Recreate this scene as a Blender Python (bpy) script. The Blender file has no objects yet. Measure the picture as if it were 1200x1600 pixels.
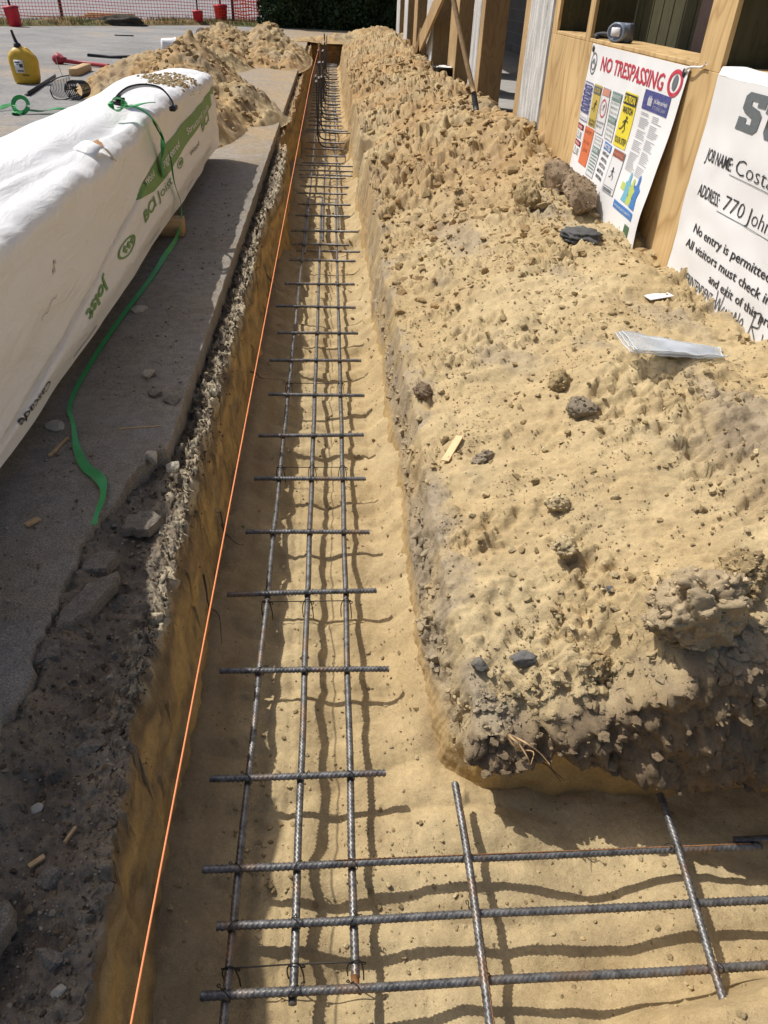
import bpy, math, random
import numpy as np
from mathutils import Vector, Matrix

# ------------------------------------------------------------------ camera, sky, sun
S = 0.74                                   # working unit -> metres
SC = bpy.context.scene
COL = SC.collection
camd = bpy.data.cameras.new('camera'); cam = bpy.data.objects.new('camera', camd); COL.objects.link(cam)
cam.matrix_world = Matrix(((0.9974, 0.0061, -0.0715, 0), (-0.0609, 0.5957, -0.8009, 0), (0.0377, 0.8032, 0.5945, 2.1*S), (0, 0, 0, 1)))
camd.sensor_fit = 'VERTICAL'; camd.sensor_height = 36; camd.lens = 36*1120/1600.
camd.clip_start = 0.02; camd.clip_end = 500
SC.camera = cam
SUN = Vector((-0.60, 0.41, 1.0)).normalized()
EL = math.asin(SUN.z); AZ = math.atan2(SUN.x, SUN.y)
W = bpy.data.worlds.new('World'); SC.world = W; W.use_nodes = True
nt = W.node_tree; bg = nt.nodes['Background']
sky = nt.nodes.new('ShaderNodeTexSky'); sky.sky_type = 'NISHITA'; sky.sun_disc = False
sky.sun_elevation = EL; sky.sun_rotation = AZ; sky.air_density = 1.0; sky.dust_density = 3.5; sky.ozone_density = 1.0
nt.links.new(sky.outputs[0], bg.inputs[0]); bg.inputs[1].default_value = 0.115
ld = bpy.data.lights.new('sun', 'SUN'); ld.energy = 4.1; ld.angle = math.radians(0.53); ld.color = (1, 0.955, 0.885)
lo = bpy.data.objects.new('sun', ld); COL.objects.link(lo); lo.rotation_euler = SUN.to_track_quat('Z', 'Y').to_euler()
SC.view_settings.view_transform = 'Standard'; SC.view_settings.look = 'None'
SC.view_settings.exposure = 0.0; SC.view_settings.gamma = 1.0
SC.cycles.max_bounces = 6; SC.cycles.diffuse_bounces = 4; SC.cycles.glossy_bounces = 2
SC.cycles.transparent_max_bounces = 8; SC.cycles.caustics_reflective = False; SC.cycles.caustics_refractive = False

rng = np.random.default_rng(7); random.seed(7)
f32 = np.float32

# ------------------------------------------------------------------ numpy noise
def _h(ix, iy, iz, s):
    h = (ix.astype(np.int64)*374761393 + iy.astype(np.int64)*668265263 + iz.astype(np.int64)*2147483647 + s*974634777) & 0xffffffff
    h = ((h ^ (h >> 13))*1274126177) & 0xffffffff
    h = ((h ^ (h >> 16))*2246822519) & 0xffffffff
    return h ^ (h >> 15)
def perlin2(x, y, seed=0):
    x = np.asarray(x, float); y = np.asarray(y, float)
    ix = np.floor(x); iy = np.floor(y); fx = x-ix; fy = y-iy
    u = fx*fx*fx*(fx*(fx*6-15)+10); v = fy*fy*fy*(fy*(fy*6-15)+10)
    z = np.zeros_like(ix)
    def g(a, b):
        t = _h(ix+a, iy+b, z, seed)*(2*math.pi/4294967296.)
        return np.cos(t)*(fx-a)+np.sin(t)*(fy-b)
    return ((g(0, 0)*(1-u)+g(1, 0)*u)*(1-v)+(g(0, 1)*(1-u)+g(1, 1)*u)*v)*1.5
def perlin3(x, y, z, seed=0):
    x, y, z = (np.asarray(a, float) for a in (x, y, z))
    ix = np.floor(x); iy = np.floor(y); iz = np.floor(z); fx = x-ix; fy = y-iy; fz = z-iz
    u = fx*fx*(3-2*fx); v = fy*fy*(3-2*fy); w = fz*fz*(3-2*fz)
    def g(a, b, c):
        h = _h(ix+a, iy+b, iz+c, seed)
        return ((h & 1023)/511.5-1)*(fx-a)+(((h >> 10) & 1023)/511.5-1)*(fy-b)+(((h >> 20) & 1023)/511.5-1)*(fz-c)
    def bl(c): return (g(0, 0, c)*(1-u)+g(1, 0, c)*u)*(1-v)+(g(0, 1, c)*(1-u)+g(1, 1, c)*u)*v
    return (bl(0)*(1-w)+bl(1)*w)*1.4
def fbm2(x, y, o=4, seed=0, gain=.5):
    r = 0; a = 1.
    for i in range(o):
        r = r+a*perlin2(x*2**i+i*17.3, y*2**i-i*9.1, seed+i); a *= gain
    return r
def fbm3(x, y, z, o=3, seed=0, gain=.5):
    r = 0; a = 1.
    for i in range(o):
        r = r+a*perlin3(x*2**i+i*7.3, y*2**i, z*2**i-i*3.1, seed+i); a *= gain
    return r
def worley2(x, y, seed=0):
    x = np.asarray(x, float); y = np.asarray(y, float)
    ix = np.floor(x); iy = np.floor(y); z = np.zeros_like(ix); best = np.full(x.shape, 9.); idv = np.zeros(x.shape)
    for a in (-1, 0, 1):
        for b in (-1, 0, 1):
            h = _h(ix+a, iy+b, z, seed)
            px = ix+a+(h & 65535)/65536.; py = iy+b+((h >> 16) & 65535)/65536.
            d = (px-x)**2+(py-y)**2; m = d < best
            best = np.where(m, d, best); idv = np.where(m, (h % 1000)/1000., idv)
    return np.sqrt(best), idv
def sm(t): t = np.clip(t, 0, 1); return t*t*(3-2*t)
def lerp(a, b, t): return a+(b-a)*t

# ------------------------------------------------------------------ object helpers
ROOT = {}
def _set(o, label=None, cat=None, group=None, kind=None):
    if label: o['label'] = label
    if cat: o['category'] = cat
    if group: o['group'] = group
    if kind: o['kind'] = kind
    return o
def thing(name, label, cat, loc, group=None):
    o = bpy.data.objects.new(name, None); COL.objects.link(o); o.empty_display_size = .05
    o.location = Vector(loc)*S
    ROOT[o.name] = np.array(loc, float)
    return _set(o, label, cat, group)
def mesh(name, VF, mat, parent=None, smooth=True, col=None, label=None, cat=None, group=None, kind=None, mats=None, mid=None, loc=None):
    V, F = VF
    V = np.asarray(V, float).reshape(-1, 3)
    if parent is not None: o0 = ROOT[parent.name]
    elif loc is not None: o0 = np.array(loc, float)
    elif kind == 'structure': o0 = np.zeros(3)
    else: o0 = np.array([(V[:, 0].min()+V[:, 0].max())/2, (V[:, 1].min()+V[:, 1].max())/2, V[:, 2].min()])
    me = bpy.data.meshes.new(name)
    P = ((V-o0)*S).astype(f32)
    if isinstance(F, np.ndarray):
        n, k = F.shape
        me.vertices.add(len(P)); me.vertices.foreach_set('co', P.ravel())
        me.loops.add(n*k); me.loops.foreach_set('vertex_index', F.ravel().astype(np.int32))
        me.polygons.add(n); me.polygons.foreach_set('loop_start', (np.arange(n)*k).astype(np.int32))
        me.update(calc_edges=True)
    else:
        me.from_pydata([tuple(p) for p in P.tolist()], [], [tuple(int(i) for i in q) for q in F])
    if col is not None:
        at = me.color_attributes.new('Col', 'FLOAT_COLOR', 'POINT')
        c = np.ones((len(P), 4), f32); c[:, :3] = col; at.data.foreach_set('color', c.ravel())
    me.polygons.foreach_set('use_smooth', np.full(len(me.polygons), bool(smooth)))
    for m in (mats or [mat]): me.materials.append(m)
    if mid is not None: me.polygons.foreach_set('material_index', np.asarray(mid, np.int32))
    me.update()
    o = bpy.data.objects.new(name, me); COL.objects.link(o)
    if parent is not None:
        o.parent = parent; ROOT[o.name] = o0
    else:
        o.location = Vector(o0)*S; ROOT[o.name] = o0
    return _set(o, label, cat, group, kind)
def dup(o, parent=None, loc=None, label=None):
    c = o.copy(); COL.objects.link(c)
    if parent is not None: c.parent = parent
    if loc is not None: c.location = Vector(loc)*S; ROOT[c.name] = np.array(loc, float)
    if label: c['label'] = label
    for ch in o.children: dup(ch, c)
    return c
def join(*L):
    V = []; F = []; n = 0
    for v, f in L:
        v = np.asarray(v, float).reshape(-1, 3); V.append(v)
        F += [tuple(int(i)+n for i in q) for q in f]; n += len(v)
    return np.concatenate(V), F
def rot(V, ax, a, c=(0, 0, 0)):
    M = np.array(Matrix.Rotation(a, 3, ax)); c = np.array(c, float)
    return (np.asarray(V, float)-c) @ M.T + c
def box(c, s, rz=0, rx=0, ry=0, bev=0.0):
    x, y, z = np.array(s, float)/2
    if bev <= 0:
        V = np.array([(a*x, b*y, d*z) for d in (-1, 1) for a, b in ((-1, -1), (1, -1), (1, 1), (-1, 1))])
        F = [(3, 2, 1, 0), (4, 5, 6, 7), (0, 1, 5, 4), (1, 2, 6, 5), (2, 3, 7, 6), (3, 0, 4, 7)]
    else:
        b = bev
        lay = [(-z, b), (-z+b, 0), (z-b, 0), (z, b)]; V = []; F = []
        for zz, ins in lay:
            X = x-ins; Y = y-ins; k = b*.6
            for p in ((-X+k, -Y), (X-k, -Y), (X, -Y+k), (X, Y-k), (X-k, Y), (-X+k, Y), (-X, Y-k), (-X, -Y+k)): V.append((p[0], p[1], zz))
        for l in range(3):
            for i in range(8): F.append((l*8+i, l*8+(i+1) % 8, l*8+8+(i+1) % 8, l*8+8+i))
        F.append(tuple(range(7, -1, -1))); F.append(tuple(range(24, 32))); V = np.array(V)
    if rx: V = rot(V, 'X', rx)
    if ry: V = rot(V, 'Y', ry)
    if rz: V = rot(V, 'Z', rz)
    return V+np.array(c, float), F
def quadF(nu, nv, wrap=False):
    """faces of an nu x nv vertex grid (index i*nv+j)"""
    i = np.arange(nu-1)[:, None]; j = np.arange(nv if wrap else nv-1)[None, :]; jn = (j+1) % nv
    return np.stack(np.broadcast_arrays(i*nv+j, (i+1)*nv+j, (i+1)*nv+jn, i*nv+jn), -1).reshape(-1, 4)
def tube(P, r, n=8, cap=True, flat=1.0):
    P = np.asarray(P, float); m = len(P); r = np.broadcast_to(np.asarray(r, float), (m,))
    T = np.gradient(P, axis=0); T /= np.linalg.norm(T, axis=1)[:, None]+1e-12
    a = np.array((0, 0, 1.)) if abs(T[0, 2]) < .9 else np.array((1., 0, 0))
    N = np.zeros_like(P)
    n0 = np.cross(T[0], a); n0 /= np.linalg.norm(n0); N[0] = n0
    for i in range(1, m):
        v = N[i-1]-T[i]*(N[i-1]@T[i]); N[i] = v/(np.linalg.norm(v)+1e-12)
    Bn = np.cross(T, N); t = np.arange(n)*2*math.pi/n
    V = P[:, None]+(N[:, None]*np.cos(t)[None, :, None]+Bn[:, None]*np.sin(t)[None, :, None]*flat)*r[:, None, None]
    F = [tuple(q[::-1]) for q in quadF(m, n, True).tolist()]
    if cap: F += [tuple(range(n)), tuple(range((m-1)*n+n-1, (m-1)*n-1, -1))]
    return V.reshape(-1, 3), F
def lathe(prof, c=(0, 0, 0), n=20, capb=True, capt=True):
    prof = np.asarray(prof, float); t = np.arange(n)*2*math.pi/n; m = len(prof)
    V = np.stack([prof[:, 0:1]*np.cos(t), prof[:, 0:1]*np.sin(t), np.repeat(prof[:, 1:2], n, 1)], -1).reshape(-1, 3)
    F = [tuple(q[::-1]) for q in quadF(m, n, True).tolist()]
    if capb: F.append(tuple(range(n-1, -1, -1)))
    if capt: F.append(tuple(range((m-1)*n, m*n)))
    return V+np.array(c, float), F
def spline(P, k=8):
    P = np.asarray(P, float); Q = np.vstack([2*P[0]-P[1], P, 2*P[-1]-P[-2]]); out = []
    for i in range(len(P)-1):
        a, b, c, d = Q[i:i+4]
        for t in np.arange(k)/k:
            out.append(.5*((2*b)+(c-a)*t+(2*a-5*b+4*c-d)*t*t+(3*b-a-3*c+d)*t**3))
    out.append(P[-1]); return np.array(out)
def ribbon(P, wid, nrm, th=.004):
    """flat strap along P; nrm: up directions per point (or one)"""
    P = np.asarray(P, float); m = len(P); nrm = np.broadcast_to(np.asarray(nrm, float), (m, 3))
    T = np.gradient(P, axis=0); T /= np.linalg.norm(T, axis=1)[:, None]
    sd = np.cross(T, nrm); sd /= np.linalg.norm(sd, axis=1)[:, None]+1e-9; N = np.cross(sd, T)
    w = np.broadcast_to(np.asarray(wid, float), (m,))[:, None]/2
    V = np.stack([P-sd*w, P+sd*w, P+sd*w+N*th, P-sd*w+N*th], 1).reshape(-1, 3)
    F = quadF(m, 4, True).tolist(); F += [(0, 1, 2, 3), tuple(range(m*4-1, m*4-5, -1))]
    return V, F
def ico(sub=2):
    t = (1+5**.5)/2
    V = [(-1, t, 0), (1, t, 0), (-1, -t, 0), (1, -t, 0), (0, -1, t), (0, 1, t), (0, -1, -t), (0, 1, -t), (t, 0, -1), (t, 0, 1), (-t, 0, -1), (-t, 0, 1)]
    F = [(0, 11, 5), (0, 5, 1), (0, 1, 7), (0, 7, 10), (0, 10, 11), (1, 5, 9), (5, 11, 4), (11, 10, 2), (10, 7, 6), (7, 1, 8), (3, 9, 4), (3, 4, 2), (3, 2, 6), (3, 6, 8), (3, 8, 9), (4, 9, 5), (2, 4, 11), (6, 2, 10), (8, 6, 7), (9, 8, 1)]
    V = [np.array(v)/np.linalg.norm(v) for v in V]
    for _ in range(sub):
        c = {}; G = []
        def mid(a, b):
            k = (min(a, b), max(a, b))
            if k not in c:
                v = V[a]+V[b]; V.append(v/np.linalg.norm(v)); c[k] = len(V)-1
            return c[k]
        for a, b, d in F:
            x, y, z = mid(a, b), mid(b, d), mid(d, a); G += [(a, x, z), (b, y, x), (d, z, y), (x, y, z)]
        F = G
    return np.array(V), np.array(F)
ICO = {k: ico(k) for k in (1, 2, 3, 4)}
def rock(c, s, seed, sub=3, rough=.35, facet=.0, rz=0, freq=1.3):
    V, F = ICO[sub]
    d = 1+rough*fbm3(V[:, 0]*freq+seed*3.1, V[:, 1]*freq, V[:, 2]*freq-seed, 4, seed)
    V = V*d[:, None]
    if facet:
        r = np.random.default_rng(seed)
        for _ in range(14):
            n = r.normal(size=3); n /= np.linalg.norm(n); k = r.uniform(.45, .72)
            e = np.maximum(V@n-k, 0); V = V-e[:, None]*n*facet
        V = V*(1+.13*rough*2*fbm3(V[:, 0]*4+seed, V[:, 1]*4, V[:, 2]*4, 4, seed+9, .85))[:, None]
    V = rot(V*np.array(s, float), 'Z', rz)
    return V+np.array(c, float), F

# ------------------------------------------------------------------ materials
def nodes(name):
    m = bpy.data.materials.new(name); m.use_nodes = True
    t = m.node_tree; return m, t, t.nodes['Principled BSDF']
def N(t, typ, **k):
    n = t.nodes.new('ShaderNode'+typ)
    for a, v in k.items():
        if a.startswith('i_'):
            n.inputs[int(a[2:]) if a[2:].isdigit() else a[2:].replace('_', ' ')].default_value = v
        else: setattr(n, a, v)
    return n
def noise(t, scale, detail=4, rough=.55, vec=None, dist=0):
    n = N(t, 'TexNoise'); n.inputs['Scale'].default_value = scale; n.inputs['Detail'].default_value = detail
    n.inputs['Roughness'].default_value = rough; n.inputs['Distortion'].default_value = dist
    if vec is None: vec = t.nodes.get('OC') or N(t, 'NewGeometry', name='OC')
    t.links.new(vec.outputs['Position'] if vec.bl_idname == 'ShaderNodeNewGeometry' else vec.outputs[0], n.inputs['Vector']); return n
def ramp(t, src, stops, out=0):
    r = N(t, 'ValToRGB'); e = r.color_ramp.elements
    while len(e) < len(stops): e.new(.5)
    for q, (p, c) in zip(e, stops):
        q.position = p; q.color = (*c, 1) if hasattr(c, '__len__') else (c, c, c, 1)
    t.links.new(src.outputs[out], r.inputs[0]); return r
def mix(t, fac, a, b, mode='MIX'):
    m = N(t, 'MixRGB', blend_type=mode)
    for i, v in enumerate((fac, a, b)):
        if isinstance(v, (int, float)): m.inputs[i].default_value = v
        elif isinstance(v, tuple): m.inputs[i].default_value = (*v, 1)
        else: t.links.new(v.outputs[0], m.inputs[i])
    return m
def bump(t, p, srcs):
    prev = None
    for s, st, d in srcs:
        b = N(t, 'Bump'); b.inputs['Strength'].default_value = st; b.inputs['Distance'].default_value = d
        t.links.new(s.outputs[0], b.inputs['Height'])
        if prev: t.links.new(prev.outputs[0], b.inputs['Normal'])
        prev = b
    t.links.new(prev.outputs[0], p.inputs['Normal'])
def setp(p, **k):
    for a, v in k.items(): p.inputs[a.replace('_', ' ')].default_value = (*v, 1) if isinstance(v, tuple) and len(v) == 3 else v

def soil_mat(name, grain=1.0, spec=0.15):
    m, t, p = nodes(name)
    a = N(t, 'VertexColor', layer_name='Col')
    n1 = noise(t, 14, 5, .6); n2 = noise(t, 420, 3, .7); n3 = noise(t, 90, 5, .65)
    c = mix(t, 1., a, ramp(t, n1, [(.3, (.86, .85, .84)), (.7, (1.12, 1.12, 1.1))]), 'MULTIPLY')
    c = mix(t, 1., c, ramp(t, n2, [(.28, (.62, .6, .57)), (.45, (.95, .95, .95)), (.6, (1.03, 1.03, 1.03)), (.78, (1.35, 1.35, 1.38))]), 'MULTIPLY')
    c = mix(t, 1., c, ramp(t, n3, [(.3, (.87, .86, .85)), (.65, (1.06, 1.06, 1.06))]), 'MULTIPLY')
    t.links.new(c.outputs[0], p.inputs['Base Color']); setp(p, Roughness=.95, Specular_IOR_Level=spec)
    bump(t, p, [(n3, .5*grain, .006), (n2, .55*grain, .0016)])
    return m
M = {}
M['sand'] = soil_mat('sand'); M['clod'] = soil_mat('clod', 1.3); M['topsoil'] = soil_mat('topsoil', 1.4)

def asphalt_mat(name, dark, light, sandc, dust, trench=False):
    m, t, p = nodes(name)
    g = noise(t, 260, 3, .7); b = noise(t, 1.1, 6, .6); d = noise(t, .55, 5, .65); k = noise(t, 26, 4, .6)
    c = mix(t, ramp(t, b, [(.35, 0.), (.65, 1.)]), dark, light)
    c = mix(t, ramp(t, d, dust), c, sandc)
    if trench:
        s = N(t, 'SeparateXYZ'); t.links.new(t.nodes['OC'].outputs['Position'], s.inputs[0])
        mr = N(t, 'MapRange'); mr.inputs[1].default_value = -1.75; mr.inputs[2].default_value = -.75; t.links.new(s.outputs['X'], mr.inputs[0])
        my = N(t, 'MapRange'); my.inputs[1].default_value = 5.6; my.inputs[2].default_value = 7.0; t.links.new(s.outputs['Y'], my.inputs[0])
        d2 = noise(t, 2.2, 6, .7); fq = mix(t, 1., ramp(t, d2, [(.30, .25), (.62, 1.)]), mr, 'MULTIPLY')
        c = mix(t, fq, c, mix(t, my, (.235, .20, .155), (.37, .275, .165)))
    c = mix(t, 1., c, ramp(t, k, [(.3, (.8, .8, .8)), (.7, (1.15, 1.15, 1.15))]), 'MULTIPLY')
    c = mix(t, 1., c, ramp(t, g, [(.3, (.5, .5, .5)), (.5, (1., 1., 1.)), (.64, (1.3, 1.3, 1.28)), (.72, (2.2, 2.15, 2.0))]), 'MULTIPLY')
    t.links.new(c.outputs[0], p.inputs['Base Color']); setp(p, Roughness=.9, Specular_IOR_Level=.25)
    bump(t, p, [(k, .3, .004), (g, .6, .003)])
    return m
M['asphalt'] = asphalt_mat('asphalt', (.21, .207, .20), (.31, .305, .295), (.36, .26, .165), [(.50, 0.), (.70, .85)], True)
M['asphalt_piece'] = asphalt_mat('asphalt_piece', (.15, .13, .105), (.23, .20, .165), (.2, .16, .11), [(.5, 0.), (.7, .5)])
M['road'] = asphalt_mat('road', (.24, .235, .24), (.3, .295, .3), (.3, .25, .2), [(.55, 0.), (.75, .4)])

def plain(name, c, rough=.6, metal=0., var=.12, scale=30., spec=.4, bmp=0., bd=.002):
    m, t, p = nodes(name); n = noise(t, scale, 4, .6)
    k = mix(t, 1., c, ramp(t, n, [(.3, 1-var), (.7, 1+var)]), 'MULTIPLY')
    t.links.new(k.outputs[0], p.inputs['Base Color']); setp(p, Roughness=rough, Metallic=metal, Specular_IOR_Level=spec)
    if bmp: bump(t, p, [(n, bmp, bd)])
    return m
def steel():
    m, t, p = nodes('rebar_steel')
    n = noise(t, 55, 5, .65); b = noise(t, 9, 4, .6)
    c = mix(t, ramp(t, n, [(.35, 0.), (.62, 1.)]), (.075, .074, .075), (.22, .216, .21))
    c = mix(t, ramp(t, b, [(.54, 0.), (.70, .7)]), c, (.25, .15, .08))
    t.links.new(c.outputs[0], p.inputs['Base Color']); setp(p, Roughness=.45, Metallic=.5)
    return m
M['rebar'] = steel()
M['wire'] = plain('tie_wire', (.05, .045, .04), .6, .6)
M['rust'] = plain('rusty_steel', (.28, .13, .05), .8, .2, .3, 80)
M['string'] = plain('orange_string', (.90, .30, .12), .6, 0, .05)
M['green'] = plain('green_strap', (.03, .30, .08), .45, 0, .1, 15)
M['black'] = plain('black_plastic', (.018, .018, .02), .4, 0, .2, 20)
M['dark_steel'] = plain('dark_steel', (.05, .05, .055), .55, .4, .3, 30)
M['yellow'] = plain('yellow_plastic', (.60, .37, .03), .45, 0, .12, 9)
M['red'] = plain('red_plastic', (.55, .02, .035), .5, 0, .1, 5)
M['redpaint'] = plain('red_paint', (.33, .025, .04), .5, 0, .2, 20)
M['orange_net'] = plain('orange_net', (.85, .12, .06), .6, 0, .15, 2)
M['white_paper'] = plain('white_paper', (.78, .78, .78), .6, 0, .04, 3)
M['cap'] = plain('white_plastic', (.75, .75, .76), .4, 0, .05)
M['grass'] = plain('dry_grass', (.17, .15, .05), .8, 0, .45, 1.5)
M['shovel'] = plain('shovel_wood', (.30, .20, .10), .6, 0, .25, 30)
M['root'] = plain('root', (.09, .055, .035), .9, 0, .3, 60)
M['chip'] = plain('wood_chip', (.50, .34, .18), .8, 0, .2, 60)
M['shim'] = plain('wood_shim', (.72, .52, .28), .7, 0, .08, 20)
M['stone'] = plain('pale_stone', (.40, .36, .29), .9, 0, .25, 40, bmp=.4)
M['charred'] = soil_mat('dark_lump', 1.5)

def wrap_mat():
    m, t, p = nodes('white_wrap')
    mp = N(t, 'Mapping'); g = N(t, 'NewGeometry', name='OC'); t.links.new(g.outputs['Position'], mp.inputs[0])
    mp.inputs['Scale'].default_value = (3, .8, 3)
    n = noise(t, 3.2, 5, .55, mp, 1.2); s = noise(t, 16, 6, .7); f = noise(t, 60, 3, .6)
    c = mix(t, ramp(t, s, [(.62, 0.), (.8, .4)]), (.80, .80, .79), (.55, .47, .38))
    t.links.new(c.outputs[0], p.inputs['Base Color']); setp(p, Roughness=.42, Specular_IOR_Level=.35)
    bump(t, p, [(n, .25, .05), (f, .10, .003)])
    return m
M['wrap'] = wrap_mat()
def print_mat(name, c, fade=.25):
    m, t, p = nodes(name); n = noise(t, 120, 4, .7)
    k = mix(t, ramp(t, n, [(.5, 0.), (.75, fade)]), c, (.75, .75, .74))
    t.links.new(k.outputs[0], p.inputs['Base Color']); setp(p, Roughness=.5); return m
M['ink_green'] = print_mat('green_print', (.10, .26, .05))
M['ink_black'] = print_mat('black_print', (.02, .02, .025), .15)
M['ink_red'] = print_mat('red_print', (.52, .02, .05))
M['ink_navy'] = print_mat('navy_print', (.05, .06, .24))
M['ink_yellow'] = print_mat('yellow_print', (.80, .66, .03))
M['ink_gold'] = print_mat('gold_print', (.55, .42, .08))
M['ink_orange'] = print_mat('orange_print', (.68, .16, .05))
M['ink_pink'] = print_mat('pink_print', (.60, .25, .18))
M['ink_teal'] = print_mat('teal_print', (.16, .27, .24))
M['ink_brown'] = print_mat('brown_print', (.30, .08, .04))
M['ink_blue'] = print_mat('blue_print', (.05, .20, .52))
M['ink_sky'] = print_mat('sky_print', (.16, .45, .60))
M['ink_lime'] = print_mat('lime_print', (.50, .60, .12))
M['ink_grey'] = print_mat('grey_print', (.13, .15, .16), .1)
M['ink_pale'] = print_mat('pale_print', (.42, .42, .44))
M['ink_white'] = print_mat('white_print', (.75, .75, .75), 0)
M['ink_dkgreen'] = print_mat('dark_green_print', (.04, .12, .05))

def wood(name, c1, c2, axis='Z', sc=5., knots=True, line=.55, rough=.7):
    m, t, p = nodes(name)
    g = N(t, 'NewGeometry', name='OC'); mp = N(t, 'Mapping'); t.links.new(g.outputs['Position'], mp.inputs[0])
    s = [sc, sc, sc]; s['XYZ'.index(axis)] = sc*.28; mp.inputs['Scale'].default_value = s
    n = noise(t, 1., 2, .5, mp, .3)
    mu = N(t, 'Math', operation='MULTIPLY'); mu.inputs[1].default_value = 11.; t.links.new(n.outputs[0], mu.inputs[0])
    fr = N(t, 'Math', operation='FRACT'); t.links.new(mu.outputs[0], fr.inputs[0])
    s2 = [60, 60, 60]; s2['XYZ'.index(axis)] = 2.5
    mp2 = N(t, 'Mapping'); t.links.new(g.outputs['Position'], mp2.inputs[0]); mp2.inputs['Scale'].default_value = s2
    n2 = noise(t, 1., 3, .6, mp2); big = noise(t, 2.3, 3, .5)
    c = mix(t, ramp(t, fr, [(0., line), (.16, .1), (.7, 0.), (1., line*.8)]), c1, c2)
    c = mix(t, ramp(t, n2, [(.35, .35), (.6, 0.)]), c, c2)
    c = mix(t, 1., c, ramp(t, big, [(.35, (.86, .84, .8)), (.65, (1.08, 1.07, 1.05))]), 'MULTIPLY')
    if knots:
        v = N(t, 'TexVoronoi'); v.inputs['Scale'].default_value = 1.; mp3 = N(t, 'Mapping'); t.links.new(g.outputs['Position'], mp3.inputs[0])
        s3 = [3.4, 3.4, 3.4]; s3['XYZ'.index(axis)] = 2.0; mp3.inputs['Scale'].default_value = s3; t.links.new(mp3.outputs[0], v.inputs['Vector'])
        c = mix(t, ramp(t, v, [(0.02, .85), (.07, .5), (.12, 0.)]), c, (c2[0]*.4, c2[1]*.35, c2[2]*.3))
    t.links.new(c.outputs[0], p.inputs['Base Color']); setp(p, Roughness=rough, Specular_IOR_Level=.3)
    bump(t, p, [(n2, .15, .002)])
    return m
M['ply'] = wood('plywood', (.66, .475, .24), (.40, .245, .10), 'Z', 3.0, line=.8)
M['stud'] = wood('lumber', (.50, .35, .18), (.27, .16, .07), 'Z', 7)
M['jamb'] = wood('brown_board', (.38, .265, .14), (.19, .12, .055), 'Z', 6)
M['greenwood'] = wood('treated_board', (.09, .085, .045), (.04, .037, .022), 'Z', 8)
M['purplewood'] = wood('dark_panel', (.055, .035, .032), (.03, .02, .018), 'Z', 5, False)
M['block_wood'] = wood('pallet_wood', (.48, .33, .17), (.28, .17, .08), 'X', 8, False)
def peel(name, a, b, c3):
    m, t, p = nodes(name)
    g = N(t, 'NewGeometry', name='OC'); mp = N(t, 'Mapping'); t.links.new(g.outputs['Position'], mp.inputs[0]); mp.inputs['Scale'].default_value = (14, 14, 2.4)
    n = noise(t, 1., 6, .65, mp, .6); n2 = noise(t, 70, 4, .6)
    c = mix(t, ramp(t, n, [(.44, 0.), (.53, 1.)]), a, b)
    c = mix(t, ramp(t, n, [(.62, 0.), (.68, .8)]), c, c3)
    c = mix(t, 1., c, ramp(t, n2, [(.3, .85), (.7, 1.12)]), 'MULTIPLY')
    t.links.new(c.outputs[0], p.inputs['Base Color']); setp(p, Roughness=.85); bump(t, p, [(n, .7, .006), (n2, .3, .002)])
    return m
M['peel'] = peel('peeling_paint', (.62, .61, .58), (.42, .42, .41), (.13, .11, .09))
M['bark'] = peel('weathered_edge', (.10, .085, .075), (.22, .20, .18), (.04, .035, .03))
def block():
    m, t, p = nodes('concrete_block'); b = N(t, 'TexBrick'); b.offset = .5
    g = N(t, 'NewGeometry', name='OC'); cx = N(t, 'SeparateXYZ'); cy = N(t, 'CombineXYZ'); t.links.new(g.outputs['Position'], cx.inputs[0])
    t.links.new(cx.outputs['Y'], cy.inputs['X']); t.links.new(cx.outputs['Z'], cy.inputs['Y']); t.links.new(cy.outputs[0], b.inputs['Vector'])
    b.inputs['Scale'].default_value = 1.; b.inputs['Brick Width'].default_value = .4; b.inputs['Row Height'].default_value = .2; b.inputs['Mortar Size'].default_value = .006
    b.inputs['Color1'].default_value = (.17, .17, .17, 1); b.inputs['Color2'].default_value = (.14, .14, .145, 1); b.inputs['Mortar'].default_value = (.24, .24, .235, 1)
    t.links.new(b.outputs['Color'], p.inputs['Base Color']); setp(p, Roughness=.95); return m
M['block'] = block()
M['slab'] = plain('concrete', (.36, .35, .33), .9, 0, .15, 8)
def leafm(name, a, b):
    m, t, p = nodes(name); n = noise(t, 1.2, 4, .7); n2 = noise(t, 14, 2, .6)
    c = mix(t, ramp(t, n, [(.3, 0.), (.7, 1.)]), a, b)
    c = mix(t, 1., c, ramp(t, n2, [(.3, .6), (.7, 1.4)]), 'MULTIPLY')
    t.links.new(c.outputs[0], p.inputs['Base Color']); setp(p, Roughness=.6, Specular_IOR_Level=.3); return m
M['leaf'] = leafm('hedge_leaf', (.025, .045, .018), (.05, .085, .03))
def clear():
    m, t, p = nodes('clear_film'); n = noise(t, 9, 2, .5)
    setp(p, Base_Color=(.55, .60, .66), Roughness=.18, Alpha=.5, Specular_IOR_Level=.7)
    a = ramp(t, n, [(.38, .38), (.62, .72)]); t.links.new(a.outputs[0], p.inputs['Alpha']); bump(t, p, [(n, .35, .02)])
    return m
M['film'] = clear()

# ------------------------------------------------------------------ soil colours
GOLD = np.array((.455, .347, .19)); PALE = np.array((.52, .42, .25)); ORNG = np.array((.44, .28, .13)); GREY = np.array((.335, .28, .205))
BROWN = np.array((.225, .165, .105)); HUMUS = np.array((.105, .082, .06)); YELL = np.array((.52, .36, .155))
def cmix(a, b, t): return a+(b-a)*np.asarray(t)[..., None]

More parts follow.
